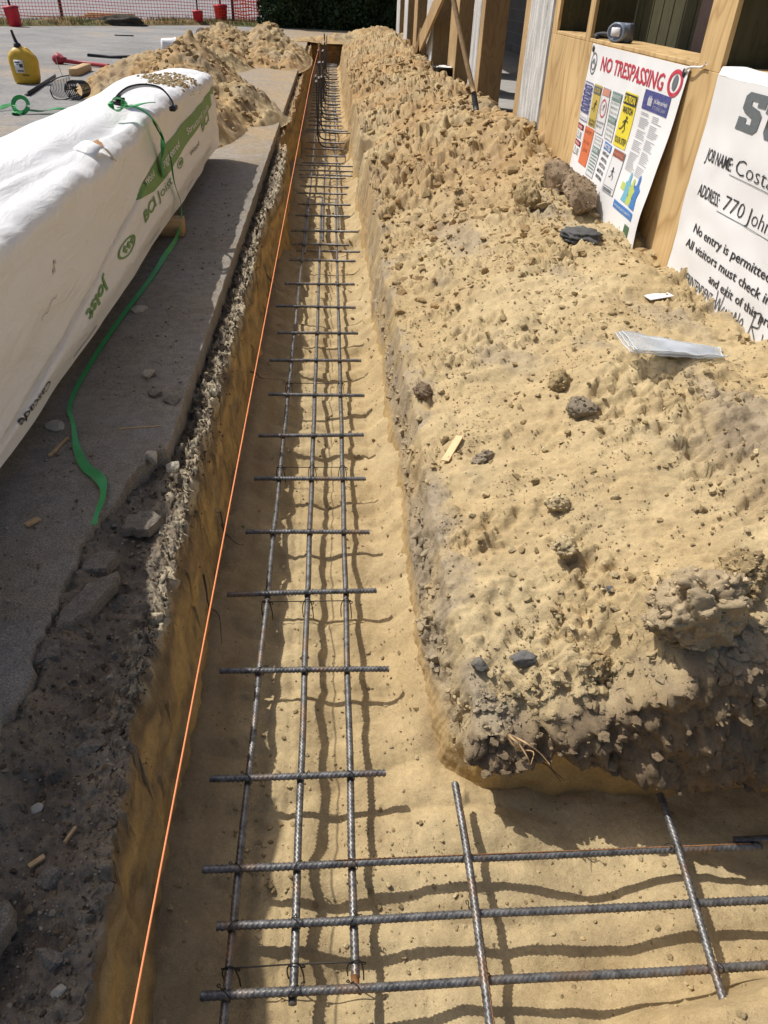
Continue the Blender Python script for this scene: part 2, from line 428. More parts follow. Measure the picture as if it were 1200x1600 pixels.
# ------------------------------------------------------------------ clod scatter (height bumps + loose lumps)
def bumps(X, Y, Z, n, rr, region, seed, squash=.75, dens=None):
    """press half-buried lumps into a height field sampled on irregular (X,Y); X rows along axis0 = y"""
    r = np.random.default_rng(seed)
    y0 = Y[:, 0]; 
    for _ in range(n):
        cx = r.uniform(region[0], region[1]); cy = region[2]*(region[3]/region[2])**r.uniform() if region[2] > 0 else r.uniform(region[2], region[3])
        if dens is not None and r.uniform() > dens(cx, cy): continue
        rad = rr[0]*(rr[1]/rr[0])**(r.uniform()**1.6)*(1+.035*max(0, cy-2))
        i0 = np.searchsorted(y0, cy-rad*1.5); i1 = np.searchsorted(y0, cy+rad*1.5)
        if i1-i0 < 2: continue
        xr = X[(i0+i1)//2]; j0 = np.searchsorted(xr, cx-rad*1.5); j1 = np.searchsorted(xr, cx+rad*1.5)
        if j1-j0 < 2: continue
        a = r.uniform(0, math.pi); e = r.uniform(.65, 1.)
        dx = X[i0:i1, j0:j1]-cx; dy = Y[i0:i1, j0:j1]-cy
        u = dx*math.cos(a)+dy*math.sin(a); v = (-dx*math.sin(a)+dy*math.cos(a))/e
        d2 = (u*u+v*v)/rad**2; ph = r.uniform(0, 6.28); th = np.arctan2(v, u)
        d2 = d2*(1+.25*np.sin(3*th+ph)+.15*np.sin(5*th-ph))
        zc = Z[(i0+i1)//2, (j0+j1)//2]
        top = zc-rad*.15+rad*squash*np.sqrt(np.clip(1-d2, 0, 1))
        sub = Z[i0:i1, j0:j1]; Z[i0:i1, j0:j1] = np.where(d2 < 1, np.maximum(sub, top), sub)
CLODV = []
for k in range(14):
    V, F = ICO[2]
    d = 1+.45*fbm3(V[:, 0]*1.2+k*5, V[:, 1]*1.2, V[:, 2]*1.2, 3, 100+k)
    V = V*d[:, None]; r_ = np.random.default_rng(500+k)
    for _ in range(7):
        n_ = r_.normal(size=3); n_ /= np.linalg.norm(n_); V = V-np.maximum(V@n_-r_.uniform(.45, .75), 0)[:, None]*n_
    CLODV.append(V)
def loose(pts, rad, col, seed, zs=.7, sink=.25, low=False):
    r = np.random.default_rng(seed); n = len(pts); F = ICO[1 if low else 2][1]; nv = 42 if low else len(CLODV[0])
    k = r.integers(0, 14, n); base = np.array(CLODV)[k][:, :nv]
    sc = np.stack([rad*r.uniform(.8, 1.3, n), rad*r.uniform(.7, 1.1, n), rad*r.uniform(.5, .9, n)*zs/.7], 1)
    V = base*sc[:, None, :]; a = r.uniform(0, 6.28, n); c, s = np.cos(a)[:, None], np.sin(a)[:, None]
    x = V[..., 0]*c-V[..., 1]*s; y = V[..., 0]*s+V[..., 1]*c
    V = np.stack([x, y, V[..., 2]], -1)+pts[:, None, :]; V[..., 2] += (rad*sink)[:, None]
    FF = (F[None]+(np.arange(n)*nv)[:, None, None]).reshape(-1, 3)
    return (V.reshape(-1, 3), FF), np.repeat(col, nv, 0)
class Field:
    """height look-up on a near-regular grid"""
    def __init__(s, X, Y, Z): s.X, s.Y, s.Z = X, Y, Z
    def __call__(s, x, y):
        x = np.atleast_1d(np.asarray(x, float)); y = np.atleast_1d(np.asarray(y, float))
        i = np.clip(np.searchsorted(s.Y[:, s.Y.shape[1]//2], y), 0, s.Z.shape[0]-1)
        j = np.array([np.searchsorted(s.X[a], b) for a, b in zip(i, x)]); j = np.clip(j, 0, s.Z.shape[1]-1)
        return s.Z[i, j]
def axis_pts(segs):
    """[(start, step), ..., (end, None)] -> samples"""
    o = []
    for (a, st), (b, _) in zip(segs[:-1], segs[1:]):
        n = max(1, int(round((b-a)/st))); o += list(a+(b-a)*np.arange(n)/n)
    return np.array(o+[segs[-1][0]])
def ygrow(a, b, k, mn):
    o = [a]
    while o[-1] < b: o.append(o[-1]+max(mn, k*o[-1]))
    return np.array(o)

# ================================================================== TERRAIN
# ---- trench floor (also runs under the near corner and along the cross trench)
fx = axis_pts([(-.9, .03), (-.5, .009), (.45, .012), (1.6, .03), (4.2, None)])
fy = np.concatenate([axis_pts([(-.6, .04), (.4, .007), (1.9, None)])[:-1], ygrow(1.9, 25.4, .0045, .008)])
X, Y = np.meshgrid(fx, fy)
def floorz(X, Y):
    z = .024*fbm2(X*2.2, Y*2.6, 4, 11)+.005*fbm2(X*14, Y*14, 3, 12)
    sc = perlin2(X*1.3+4, Y*5.2, 13); z = z+.042*np.abs(sc)*sm((X+.5)/.15)
    sc2 = .5+.5*np.sin(Y*2*math.pi/.42+1.5*perlin2(X*2, Y*.8, 14)); z = z+.022*sc2*sm((np.abs(X+.05)-.1)/.2)*sm((Y-2.0)/.8)
    z = z+.10*sm((X-.17)/.16)**1.5*sm((Y-1.35)/.3)          # loose sand banked against the right wall
    z = z+.07*sm((-.30-X)/.16)                              # and the left one
    z = z-.09*sm((Y-6.75)/.06)*sm((7.35-Y)/.1)-.20*sm((Y-11.0-.08*perlin2(X*4,Y,18))/.12)*sm((12.75-Y-.1*perlin2(X*3,Y*0,19))/.12)
    z = z+.34*sm((.73-Y-.05*perlin2(X*3, Y, 15)-.06*(1-sm((X-.6)/.5)))/.14)*sm((X-.62)/.25)   # south lip of the cross trench
    z = z+.03*np.exp(-((X-.48)/.16)**2-((Y-1.16)/.14)**2)
    return z
Z = floorz(X, Y)
for (a, b, w, h) in ((.22, .012, .006, .005), (-.02, .0, .05, .014), (-.165, 0, .012, .006), (-.135, 0, .008, .005)):
    Z -= h*np.exp(-((X-a-.02*np.sin(Y*1.3))/w)**2)
bumps(X, Y, Z, 420, (.004, .022), (-.4, 1.9, .4, 9), 21, .7)
floorF = Field(X, Y, Z)
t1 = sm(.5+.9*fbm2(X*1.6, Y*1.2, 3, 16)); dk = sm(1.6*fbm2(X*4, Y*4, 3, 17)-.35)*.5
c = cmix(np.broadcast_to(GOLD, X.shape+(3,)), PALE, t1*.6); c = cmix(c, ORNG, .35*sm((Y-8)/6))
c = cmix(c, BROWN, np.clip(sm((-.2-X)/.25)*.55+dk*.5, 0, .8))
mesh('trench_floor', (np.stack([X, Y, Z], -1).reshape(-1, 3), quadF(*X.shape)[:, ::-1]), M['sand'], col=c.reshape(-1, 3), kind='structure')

# ---- right bank
def bankH(x, y):
    near = .49+.37*sm((x-.2)/1.45)*sm((y-.2)/2.0)+.03*(x-1.3)
    far = .54+(.46-.15*sm((y-9)/4))*sm((x-.25)/1.3)-.36*sm((x-1.8)/.5)
    h = lerp(near, far, sm((y-5.6)/2.4))
    h = h+.10*np.exp(-((x-1.75)/.35)**2-((y-7.6)/.9)**2)
    h = h-.17*np.exp(-(y-1.3)/.22)*(1-sm((x-.55)/.45))+.13*np.exp(-((x-1.0)/.13)**2-((y-1.45)/.15)**2)
    h = h-.10*np.exp(-((x-.82)/.07)**2-((y-1.4)/.13)**2)+.08*np.exp(-((x-1.45)/.2)**2-((y-1.75)/.3)**2)
    h = h-.07*np.exp(-((x-1.62)/.16)**2-((y-8.9)/.35)**2)
    return h
gs = axis_pts([(0, .0016), (.06, .004), (.2, .009), (1.75, .02), (3.4, None)])
gt = np.concatenate([axis_pts([(0, .0016), (.06, .004), (.2, .007), (.7, None)])[:-1], ygrow(2., 26.2, .0042, .008)-1.3])
s_, t_ = np.meshgrid(gs, gt)
yy = t_+1.3
wx = .035*perlin2(yy[:, :1]*.9, yy[:, :1]*0+.5, 31)+.012*perlin2(yy[:, :1]*4, yy[:, :1]*0+.2, 32)
wx = wx+.16*sm((yy[:, :1]-8.7)/.12)*sm((9.75-yy[:, :1])/.25)+.05*sm((yy[:, :1]-11.9)/.1)*sm((12.9-yy[:, :1])/.1)-.02*sm((yy[:, :1]-7)/5)
wx = wx+.10*np.exp(-(yy[:, :1]-1.3)/.2)
wy = .03*perlin2(s_[:1]*2.2, s_[:1]*0+3.5, 33)+.012*perlin2(s_[:1]*8, s_[:1]*0+1.5, 34)
X = s_+.275+wx*np.exp(-s_/.9); Y = t_+1.28+(wy-.05*sm((s_[:1]-.3)/.6))*np.exp(-t_/.5)
r = .16; d = np.where((s_ < r) & (t_ < r), r-np.hypot(r-s_, r-t_), np.minimum(s_, t_))
wwd = .055+.05*(1-sm((s_-t_)/.1+.5))
wt = np.clip(d/wwd, 0, 1)
H = bankH(X, Y)
far = sm((Y-4.5)/3.); rag = sm((X-.9-.12*(Y-1.5))/.5)
det = .042*fbm2(X*2.1, Y*2.1, 3, 41)+.011*fbm2(X*9, Y*9, 5, 42, .66)+.006*np.clip(fbm2(X*2.6, Y*2.6, 2, 141)+.2, 0, 1)*fbm2(X*34, Y*34, 3, 142, .7)
w1, _ = worley2(X*5+perlin2(X*6, Y*6, 8)*.4, Y*4+perlin2(X*6+9, Y*6, 9)*.4, 43); w2, _ = worley2(X*13, Y*10, 44)
rd = 1-2*np.abs(fbm2(X*3.2+Y*1.2, Y*2.4-X, 4, 145, .6)); fm_ = .35+.95*sm(.5+1.3*fbm2(X*.9+5, Y*.7, 3, 146)); det = det+.05*far*fbm2(X*1.1, Y*.9, 2, 147)+far*fm_*(.075*(.55-w1)+.022*(.5-w2)+.055*rd+.024*fbm2(X*9, Y*7, 5, 45, .75))
det = det+(1-far)*.022*np.clip(.45-w2, 0, 1)*sm(fbm2(X*2.3, Y*2.3, 2, 46)*2.+.15)*2
rg = sm(fbm2(X*1.9+3, Y*1.9, 3, 47)*2.2-.25+.5*sm((X-1.15)/.4)*sm((2.4-Y)/.5)); det = det+rg*(1-far)*.035*fbm2(X*15, Y*15, 4, 48, .65)
# slumped rills that run down the slope towards the trench
ril = fbm2(X*1.2-Y*.5, Y*9+X*2, 3, 49); det = det+.010*ril*(1-far)
H = H+det*sm(d/.1+.25)
H = H-(.035+.03*perlin2(X*5, Y*5, 50))*np.exp(-np.maximum(d-.055, 0)/.05)
Z = lerp(np.full_like(H, -.06), H, wt**.85)
inn = d > .055
bumps(X, Y, Z, 1300, (.006, .030), (.36, 2.0, 1.4, 7), 51, .75, lambda x, y: .25+.75*(perlin2(x*2.2, y*2.2, 52) > -.05))
bumps(X, Y, Z, 900, (.010, .06), (.36, 2.2, 4.5, 24), 53, .65)
bankF = Field(X, Y, Z)
# rough faces: push wall points along the horizontal normal
gx = np.where(s_ < t_, -1., 0.); gy = np.where(s_ < t_, 0., -1.)
cor = (s_ < r) & (t_ < r); hy = np.hypot(r-s_, r-t_)+1e-6
gx = np.where(cor, -(r-s_)/hy, gx); gy = np.where(cor, -(r-t_)/hy, gy)
wall = sm(1-(d-.05)/.10)
top = sm((Z-.16-.02*perlin2(X*5, Y*5, 60))/.09)
fr0 = sm((s_-t_)/.1+.5)
nr_ = sm((4-Y)/2.5); am = (.014+.018*nr_+.016*fr0)*fbm3(X*7, Y*7, Z*7, 4, 61, .6)*(.35+.65*top)+(.006+.012*nr_+.014*fr0)*top*fbm3(X*26, Y*26, Z*26, 3, 62, .6)+.012*(1-fr0)*fbm3(X*3, Y*16, Z*2.5, 4, 162, .6)
front = sm((s_-t_)/.1+.5)
wf, _ = worley2(X*7+.5*Z, Z*8+Y*3, 163); wg, _ = worley2(X*17, Z*17+Y*9, 164); am = am+front*top*(.022*(.5-wf)+.014*(.5-wg)+.016*fbm3(X*14, Y*14, Z*14, 5, 165, .75))*sm(1-(d-.05)/.12)
am = am+front*(.075*top-.02*(1-top)+.05*sm((s_-.45)/.3)*top)*sm(1-(d-.03)/.06)
X2 = X+gx*am*wall; Y2 = Y+gy*am*wall
lit = sm(.5+.8*fbm2(X*1.3, Y*1.3, 4, 63)); c = cmix(np.broadcast_to(GOLD, X.shape+(3,)), PALE, lit*.75)  # pale sand mixed in by random noise
c = cmix(c, GREY, np.clip(sm(fbm2(X*1.7, Y*1.2+X, 4, 64)*1.8-.45)*.75, 0, 1)*(1-.5*far))
c = cmix(c, ORNG*.95, far*np.clip(.45+.6*fbm2(X*1.1, Y*.8, 3, 65), 0, .85)); c = cmix(c, BROWN, far*np.clip(.12+fbm2(X*6, Y*5, 3, 66)*.9, 0, .45))
edge = sm(1-(d-.10-.12*fbm2(X*4, Y*3, 4, 67)+.03*fr0)/.06)*sm((8-Y)/3)*np.clip(.75+.7*fbm2(X*3+Z*5, Y*5, 4, 167), .2, 1)
c = cmix(c, GREY*.98, edge*.85*np.clip(1-fr0*sm((X-.62-.1*perlin2(X*6, Y*6, 143))/.12), 0, 1))
c = cmix(c, GREY*.85, edge*fr0*np.clip(.55+.6*fbm2(X*6, Z*8+Y*4, 3, 168), 0, .9)*sm((X-.55)/.2))
c = cmix(c, BROWN, .45*rg*(1-far)*sm((X-1.1)/.3)*sm((2.5-Y)/.4))
onw = sm(1-(d-.045)/.03)
c = cmix(c, BROWN*.85, onw*front*top*.9); c = cmix(c, YELL, onw*front*(1-top)*sm((.2-Z)/.03)); c = cmix(c, YELL*.95, onw*(1-front)*sm((.22-Z)/.1)*.7)
WALLV = np.stack([X2, Y2, Z], -1).reshape(-1, 3); WALLC = np.clip(c, .02, .9).reshape(-1, 3); WALLM = ((wall*top*np.where(s_ > t_, 1., .35*(Y < 5)) > .25) & (Z > .16)).ravel()
mesh('sand_bank', (np.stack([X2, Y2, Z], -1).reshape(-1, 3), quadF(*X.shape)[:, ::-1]), M['sand'], col=np.clip(c, .02, .9).reshape(-1, 3),
     label='long bank of lumpy tan sand heaped between the trench and the plywood wall', cat='sand bank', loc=(1.2, 8, 0))

# ---- left edge of the trench: soil under the paving, dark crumbs, ragged fibrous lip
gs = axis_pts([(0, .0016), (.06, .004), (.25, .006), (.45, .012), (1.4, None)])
gt = np.concatenate([axis_pts([(-.7, .03), (.35, .007), (1.9, None)])[:-1], ygrow(1.9, 25.4, .0045, .008)])
s_, Y = np.meshgrid(gs, gt)
ed = -.477+.045*sm((1.25-Y)/.6)+.02*perlin2(Y*1.1, Y*0+.5, 71)+.014*perlin2(Y*5, Y*0+.7, 72)+.008*perlin2(Y*17, Y*0, 73)
ed = ed+.05*sm((Y-6.2)/.4)*sm((9.3-Y)/.3)-.06*sm((Y-9.2)/.2)*sm((11.-Y)/.3)
X = ed-s_
wt = np.clip(s_/.05, 0, 1)
dist = -.645-X
H = .522+.018*fbm2(X*3, Y*3, 3, 74)+.009*fbm2(X*16, Y*16, 5, 75, .72)
lipw = sm(1-(s_-.06-.03*perlin2(Y*4, X*4, 176))/.135)*(.25+.75*sm((Y-1.2-.1*perlin2(X*8, Y*3, 177))/.2)); H = H+lipw*(.018+.016*fbm2(X*13, Y*13, 3, 76, .6)+.018*fbm2(X*42, Y*42, 4, 77, .8))
trough = np.exp(-((X+.60)/.05)**2)*sm((Y-2.2)/.3); H = H-.03*trough+trough*.03*fbm2(X*22, Y*22, 3, 78, .7)
H = H+.014*sm((2.5-Y)/.4)*fbm2(X*9, Y*9, 4, 79, .6)-.02*sm((2.4-Y)/.4)*sm((X+.80)/.06)
H = H+.035*sm((-.66-X)/.1)*sm((2.4-Y)/.2); H = np.where((X < -.70) & (Y > 2.3), np.minimum(H, .55), H); H = np.where((X < -.86), np.minimum(H, .57), H)
Z = lerp(np.full_like(H, -.06), H, wt**.9)
bumps(X[:, ::-1], Y, Z[:, ::-1], 900, (.004, .02), (-.84, -.5, .35, 2.6), 80, .6)
bumps(X[:, ::-1], Y, Z[:, ::-1], 900, (.004, .016), (-.64, -.5, 2.2, 9), 81, .9)
Xr, Yr, Zr = X[:, ::-1], Y[:, ::-1], Z[:, ::-1]; lipF = Field(Xr, Yr, Zr)
wall = sm(1-(s_-.05)/.09)
am = .016*fbm3(X*6, Y*4, Z*5, 4, 82, .6)+.006*fbm3(X*5, Y*16, Z*3, 4, 83)+.006*fbm3(X*5, Y*14, Z*20, 3, 183)+.018*sm((Z-.45)/.06)*fbm3(X*34, Y*34, Z*34, 4, 84, .75)+.012*sm((.1-Z)/.1)
X2 = X+am*wall
c = cmix(np.broadcast_to(np.array((.235, .19, .14)), X.shape+(3,)), np.array((.19, .165, .135)), sm(.5+fbm2(X*3, Y*3, 4, 85)))
c = cmix(c, HUMUS, np.clip(sm(fbm2(X*5, Y*5, 4, 86)*2+.05)*.65*sm((2.7-Y)/.5)*sm((X+.8)/.2), 0, 1))
c = cmix(c, HUMUS*.8, np.clip(trough*(1.3+fbm2(X*8, Y*8, 2, 87)), 0, .95))
c = cmix(c, np.array((.50, .43, .31)), lipw*sm(.62+1.2*fbm2(X*18, Y*18, 3, 88))*.95)
c = cmix(c, ORNG, lipw*sm((Y-8)/2)*.7)
low = sm((.50-Z)/.06)*sm(1-(s_-.05)/.06)
lay_ = cmix(np.broadcast_to(YELL, X.shape+(3,)), BROWN, np.clip(.30+.6*fbm2(Y*4, Z*9, 4, 89, .6), 0, .8)); lay_ = cmix(lay_, HUMUS*1.2, np.clip(fbm2(Y*9, Z*12, 3, 189)*1.6-.55, 0, .7)); lay_ = cmix(lay_, PALE*.8, np.clip(fbm2(Y*2.5+3, Z*7, 3, 190)*1.5-.4, 0, .5))
c = cmix(c, lay_, low)
c = cmix(c, HUMUS*1.3, low*sm((Z-.40-.03*perlin2(Y*5, Z, 90))/.04)*.7)
mesh('trench_edge', (np.stack([X2, Y, Z], -1).reshape(-1, 3), quadF(*X.shape)), M['topsoil'], col=np.clip(c, .015, .9).reshape(-1, 3), kind='structure')
endc = np.broadcast_to(ORNG*.9, (4, 3))
ey = 25.2
gxe, gze = np.meshgrid(np.linspace(-.75, .6, 60), np.linspace(-.1, .62, 40)); ye = ey+.06*fbm2(gxe*4, gze*4, 3, 91)+.1*sm((gze-.5)/.12)
mesh('trench_end', (np.stack([gxe, ye, gze], -1).reshape(-1, 3), quadF(*gxe.shape)), M['sand'], col=np.broadcast_to(ORNG*.9, (gxe.size, 3)), kind='structure')

# ---- paving
CR = np.array([(-.7, -.93), (.5, -.86), (1.16, -.82), (1.3, -.80), (1.44, -.833), (1.51, -.813), (1.67, -.815), (1.86, -.808), (2.07, -.79), (2.29, -.73), (2.42, -.70), (2.45, -.645), (2.6, -.645), (40, -.645)])
ay = np.concatenate([axis_pts([(-.7, .03), (.4, .012), (2.7, None)])[:-1], ygrow(2.7, 24.9, .012, .02), ]); ay[-1] = 24.9
exx = np.interp(ay, CR[:, 0], CR[:, 1])+np.where(ay < 2.44, .022*perlin2(ay*7, ay*0+.3, 92)+.012*perlin2(ay*25, ay*0, 93), .006*perlin2(ay*6, ay*0, 94))
off = np.array([0, .0, .004, .02, .06, .12, .2, .35, .55, .9, 1.4, 2.2, 3.5, 6, 10, 18, 40])
A = np.zeros((len(ay), len(off), 3)); A[..., 0] = exx[:, None]-off[None]; A[..., 1] = ay[:, None]
A[..., 2] = .6+.006*perlin2(A[..., 0]*2, A[..., 1]*2, 95)*(off > .03)[None]
A[:, 0, 2] = .50; A[:, 0, 0] += .004; A[:, 1, 2] = .594
sag = sm((2.4-ay)/.3)[:, None]*np.exp(-off/.08)[None]; A[:, 1:, 2] -= .012*sag[:, 1:]
mesh('asphalt_paving', (A.reshape(-1, 3), quadF(*A.shape[:2])), M['asphalt'], kind='structure', smooth=False)
def sheet(name, pts, z, mat): return mesh(name, (np.array([(x, y, z) for x, y in pts]), [tuple(range(len(pts)))]), mat, kind='structure', smooth=False)
sheet('back_paving', [(-41, 24.9), (-.9, 24.9), (-.9, 26.2), (4.5, 26.2), (4.5, 36), (-41, 36)], .5985, M['asphalt'])
sheet('road', [(-160, 33.5), (160, 33.5), (160, 260), (-160, 260)], .60, M['road'])
# ground sheet with a hole for the trench
V = np.array([(-160, -60), (160, -60), (160, 260), (-160, 260), (-1.3, -.6), (4.1, -.6), (4.1, 25.4), (-1.3, 25.4)]); V = np.c_[V, np.full(8, .535)]
mesh('ground', (V, [(0, 1, 5, 4), (1, 2, 6, 5), (2, 3, 7, 6), (3, 0, 4, 7)]), M['sand'], col=np.broadcast_to(GOLD*.9, (8, 3)), kind='structure', smooth=False)
# grassy verge past the paving
vx = np.linspace(-40, -2.6, 240); vt = np.linspace(0, 1, 14); VX, VT = np.meshgrid(vx, vt)
VY = np.minimum(26.3+(VX+9.7)*.93, 31.4)+VT*3.+.25*perlin2(VX*1.2, VT*0, 96)*(1-VT)
VZ = .605+.10*sm(VT*5)*sm((1-VT)*3)*(1+.9*fbm2(VX*1.1, VY*1.1, 3, 97))-.03*(VT == 0)
vc = cmix(np.broadcast_to(np.array((.24, .17, .08)), VX.shape+(3,)), np.array((.10, .11, .04)), sm(.4+fbm2(VX*.8, VY*1.4, 3, 98)))
vc = cmix(vc, HUMUS, sm(fbm2(VX*2, VY*2, 2, 99)*2-.6)); vc = cmix(vc, np.array((.40, .16, .08)), sm(fbm2(VX*.5+7, VY*.9, 2, 100)*2-.4)*.6)
mesh('verge', (np.stack([VX, VY, VZ], -1).reshape(-1, 3), quadF(*VX.shape)[:, ::-1]), M['topsoil'], col=vc.reshape(-1, 3), kind='structure')
rg_ = np.random.default_rng(5); n = 5200
gx_ = rg_.uniform(-14, -2.7, n); gy_ = np.minimum(26.3+(gx_+9.7)*.93, 31.4)+.15+rg_.uniform(0, 1, n)**1.3*2.4; h_ = rg_.uniform(.05, .22, n)*(1+.5*perlin2(gx_, gy_, 3)); a_ = rg_.uniform(0, 6.28, n)
lx = rg_.normal(0, .05, n); ly = rg_.normal(0, .05, n); w_ = .012
b = np.stack([gx_, gy_, np.full(n, .64)], 1); dx = np.stack([np.cos(a_)*w_, np.sin(a_)*w_, 0*a_], 1); tp = b+np.stack([lx, ly, h_], 1)
V = np.stack([b-dx, b+dx, tp], 1).reshape(-1, 3)
mesh('dry_grass', (V, np.arange(3*n).reshape(-1, 3)), M['grass'], kind='stuff', smooth=False, label='dry grass and weeds along the orange net fence', cat='grass')

# ---- spoil heaps on the paving
def heap(name, label, x0, x1, y0, y1, fn, seed, nb, dx=.022, dy=.03, rr=(.014, .05)):
    X, Y = np.meshgrid(np.arange(x0, x1, dx), np.arange(y0, y1, dy))
    h = fn(X, Y); body = sm(h/.12)
    w, _ = worley2(X*5, Y*4, seed); w2, _ = worley2(X*12, Y*10, seed+1)
    rl_ = fbm2(X*5+.6*Y, Y*1.2-X*1.5, 3, seed+9); h = h+body*(.06*fbm2(X*1.6, Y*1.6, 3, seed+2)+.04*(.5-w)*sm(fbm2(X*1.3, Y*1.3, 2, seed+3)*2)+.010*(.5-w2)+.03*fbm2(X*8, Y*6, 4, seed+4, .65)+.03*rl_+.03*(1-2*np.abs(fbm2(X*2.6+Y, Y*2-X, 4, seed+19, .6))))
    Z = .585+h; bumps(X, Y, Z, nb, rr, (x0, x1, y0, y1), seed+5, .8)
    Z = np.where(h < -.005, .56, Z)
    t = sm(.5+.9*fbm2(X*1.1, Y*1.1, 4, seed+6)); c = cmix(np.broadcast_to(GOLD, X.shape+(3,)), PALE, t*.6)
    c = cmix(c, ORNG, np.clip(.4+.7*fbm2(X*.9, Y*.9, 3, seed+7), 0, .8)); c = cmix(c, BROWN, np.clip(fbm2(X*5, Y*4, 3, seed+17)*.9, 0, .4)); c = cmix(c, GREY*.9, np.clip(fbm2(X*1.4+2, Y*1.4, 3, seed+8)-.1, 0, .5))
    keep = h > -.02
    F = quadF(*X.shape)[:, ::-1]; k = keep.ravel()[F].any(1); F = F[k]
    u, inv = np.unique(F, return_inverse=True)
    mesh(name, (np.stack([X, Y, Z], -1).reshape(-1, 3)[u], inv.reshape(-1, 4)), M['sand'], col=np.clip(c, .02, .9).reshape(-1, 3)[u], label=label, cat='sand pile')
    return Field(X, Y, Z)
def cone(X, Y, cx, cy, h, ax, ay, a=0, p=1.25):
    u = (X-cx)*math.cos(a)+(Y-cy)*math.sin(a); v = -(X-cx)*math.sin(a)+(Y-cy)*math.cos(a)
    r = np.sqrt((u/ax)**2+(v/ay)**2); return h*(1-r**p)
def heapA(X, Y):
    a = np.maximum(cone(X, Y, -1.95, 11.9, .78, .98, 2.5, .05), cone(X, Y, -1.52, 9.4, .40, .52, 1.35, -.1))
    a = np.maximum(a, cone(X, Y, -1.2, 10.8, .40, .62, .95)); a = np.maximum(a, cone(X, Y, -2.75, 13.8, .5, 1.25, 2.4)); return np.maximum(a, -.06)
def heapB(X, Y):
    a = np.maximum(cone(X, Y, -1.45, 20.0, .66, .85, 3.0, .05), cone(X, Y, -2.4, 19.4, .58, 1.2, 3.6)); a = np.maximum(a, cone(X, Y, -2.3, 17.2, .42, .8, 1.6)); a = np.maximum(a, cone(X, Y, -.85, 19.2, .30, .42, 2.6)); return np.maximum(a, -.06)
heapAF = heap('sand_pile', 'tan sand pile on the paving right behind the white wrapped bundle', -4.1, -.5, 7.9, 15.8, heapA, 210, 500, rr=(.01, .035))
heapBF = heap('sand_pile', 'farther tan sand pile beside the trench in front of the orange net', -3.9, -.3, 16., 23.6, heapB, 230, 350, rr=(.012, .045))
def heapC(X, Y):
    a = np.maximum(cone(X, Y, 1.5, 27., .34, 1.4, 1.9), cone(X, Y, .3, 25.9, .13, 1.6, 1.0)); a = np.maximum(a, cone(X, Y, -.7, 25.5, .09, .6, .8)); return np.maximum(np.maximum(a, cone(X, Y, 2.3, 25.6, .28, 1.2, 1.5)), -.06)
heapCF = heap('sand_pile', 'low sand pile closing the far end of the trench below the hedge', -1.2, 3.6, 24.9, 29, heapC, 250, 300, .04, .05)

# ---- loose crumbs: uncountable
def scatter(n, region, field, rr, seed, cols, dens=None, logy=True):
    r = np.random.default_rng(seed); x = r.uniform(region[0], region[1], n)
    y = region[2]*(region[3]/region[2])**r.uniform(size=n) if logy else r.uniform(region[2], region[3], n)
    if dens is not None:
        k = r.uniform(size=n) < dens(x, y); x = x[k]; y = y[k]
    rad = rr[0]*(rr[1]/rr[0])**(r.uniform(size=len(x))**2.2)*(1+.10*np.maximum(y-2, 0)); z = field(x, y)
    cc = np.array(cols)[r.integers(0, len(cols), len(x))]*r.uniform(.75, 1.15, (len(x), 1))
    return np.stack([x, y, z], 1), rad, cc
def put(name, label, sets, mat, seed, low=False):
    P = np.concatenate([s[0] for s in sets]); R = np.concatenate([s[1] for s in sets]); C = np.concatenate([s[2] for s in sets])
    VF, cc = loose(P, R, C, seed, low=low); mesh(name, VF, mat, col=cc, kind='stuff', label=label, cat='crumbs', smooth=False)
dn = lambda x, y: np.clip(.25+1.2*sm(perlin2(x*2.2, y*2.2, 52)*2.5), 0, 1)
iw = np.random.default_rng(8).choice(np.flatnonzero(WALLM), 3800); rw_ = .0025*(9**(np.random.default_rng(9).uniform(size=3800)**2.6))
WALLSET = (WALLV[iw], rw_, WALLC[iw])
def med(n, region, field, rr, seed, ks):
    P, R, C = scatter(n, region, field, rr, seed, ks); P[:, 2] -= R*.25; return P, R, C
put('sand_crumbs', 'loose crumbs and small clods of sand over bank and trench floor', [
    scatter(5200, (.36, 1.95, 1.38, 7.5), bankF, (.003, .018), 301, [GOLD, PALE, PALE, GOLD*.85], dn),
    scatter(1100, (.36, 2.1, 4.0, 16), bankF, (.004, .013), 302, [GOLD, PALE, GOLD*1.1]),
    scatter(900, (-.42, .3, 1.0, 9), floorF, (.003, .010), 303, [GOLD, PALE, GOLD*.7]),
    WALLSET, med(800, (.4, 2.1, 4.2, 18), bankF, (.016, .034), 306, [ORNG*.4+GOLD*.55, ORNG*.45+GOLD*.45, GOLD*.95]), med(420, (-2.7, -.9, 9, 14), heapAF, (.014, .032), 307, [ORNG*.4+GOLD*.5, GOLD*.95]), med(260, (-3.2, -.9, 16.8, 23), heapBF, (.016, .035), 308, [ORNG*.4+GOLD*.5, GOLD*.95]),
    scatter(500, (-.45, 1.9, .5, 1.25), floorF, (.003, .011), 304, [GOLD, PALE, GOLD*.75], None, False),
    scatter(500, (-2.6, -.8, 8.6, 14), heapAF, (.005, .015), 305, [GOLD, PALE, GOLD*1.1])], M['clod'], 9)
put('sand_grit', 'fine grit strewn over the sandy bank', [
    scatter(16000, (.36, 1.95, 1.36, 6.0), bankF, (.0018, .0055), 321, [GOLD, PALE, GOLD*.85, GREY], lambda x, y: np.clip(.15+sm(perlin2(x*2.6, y*2.6, 53)*2.2+.2), 0, 1)),
    scatter(4000, (-.42, 1.9, .5, 5), floorF, (.0015, .004), 322, [GOLD, PALE, GOLD*.7])], M['clod'], 19, True)
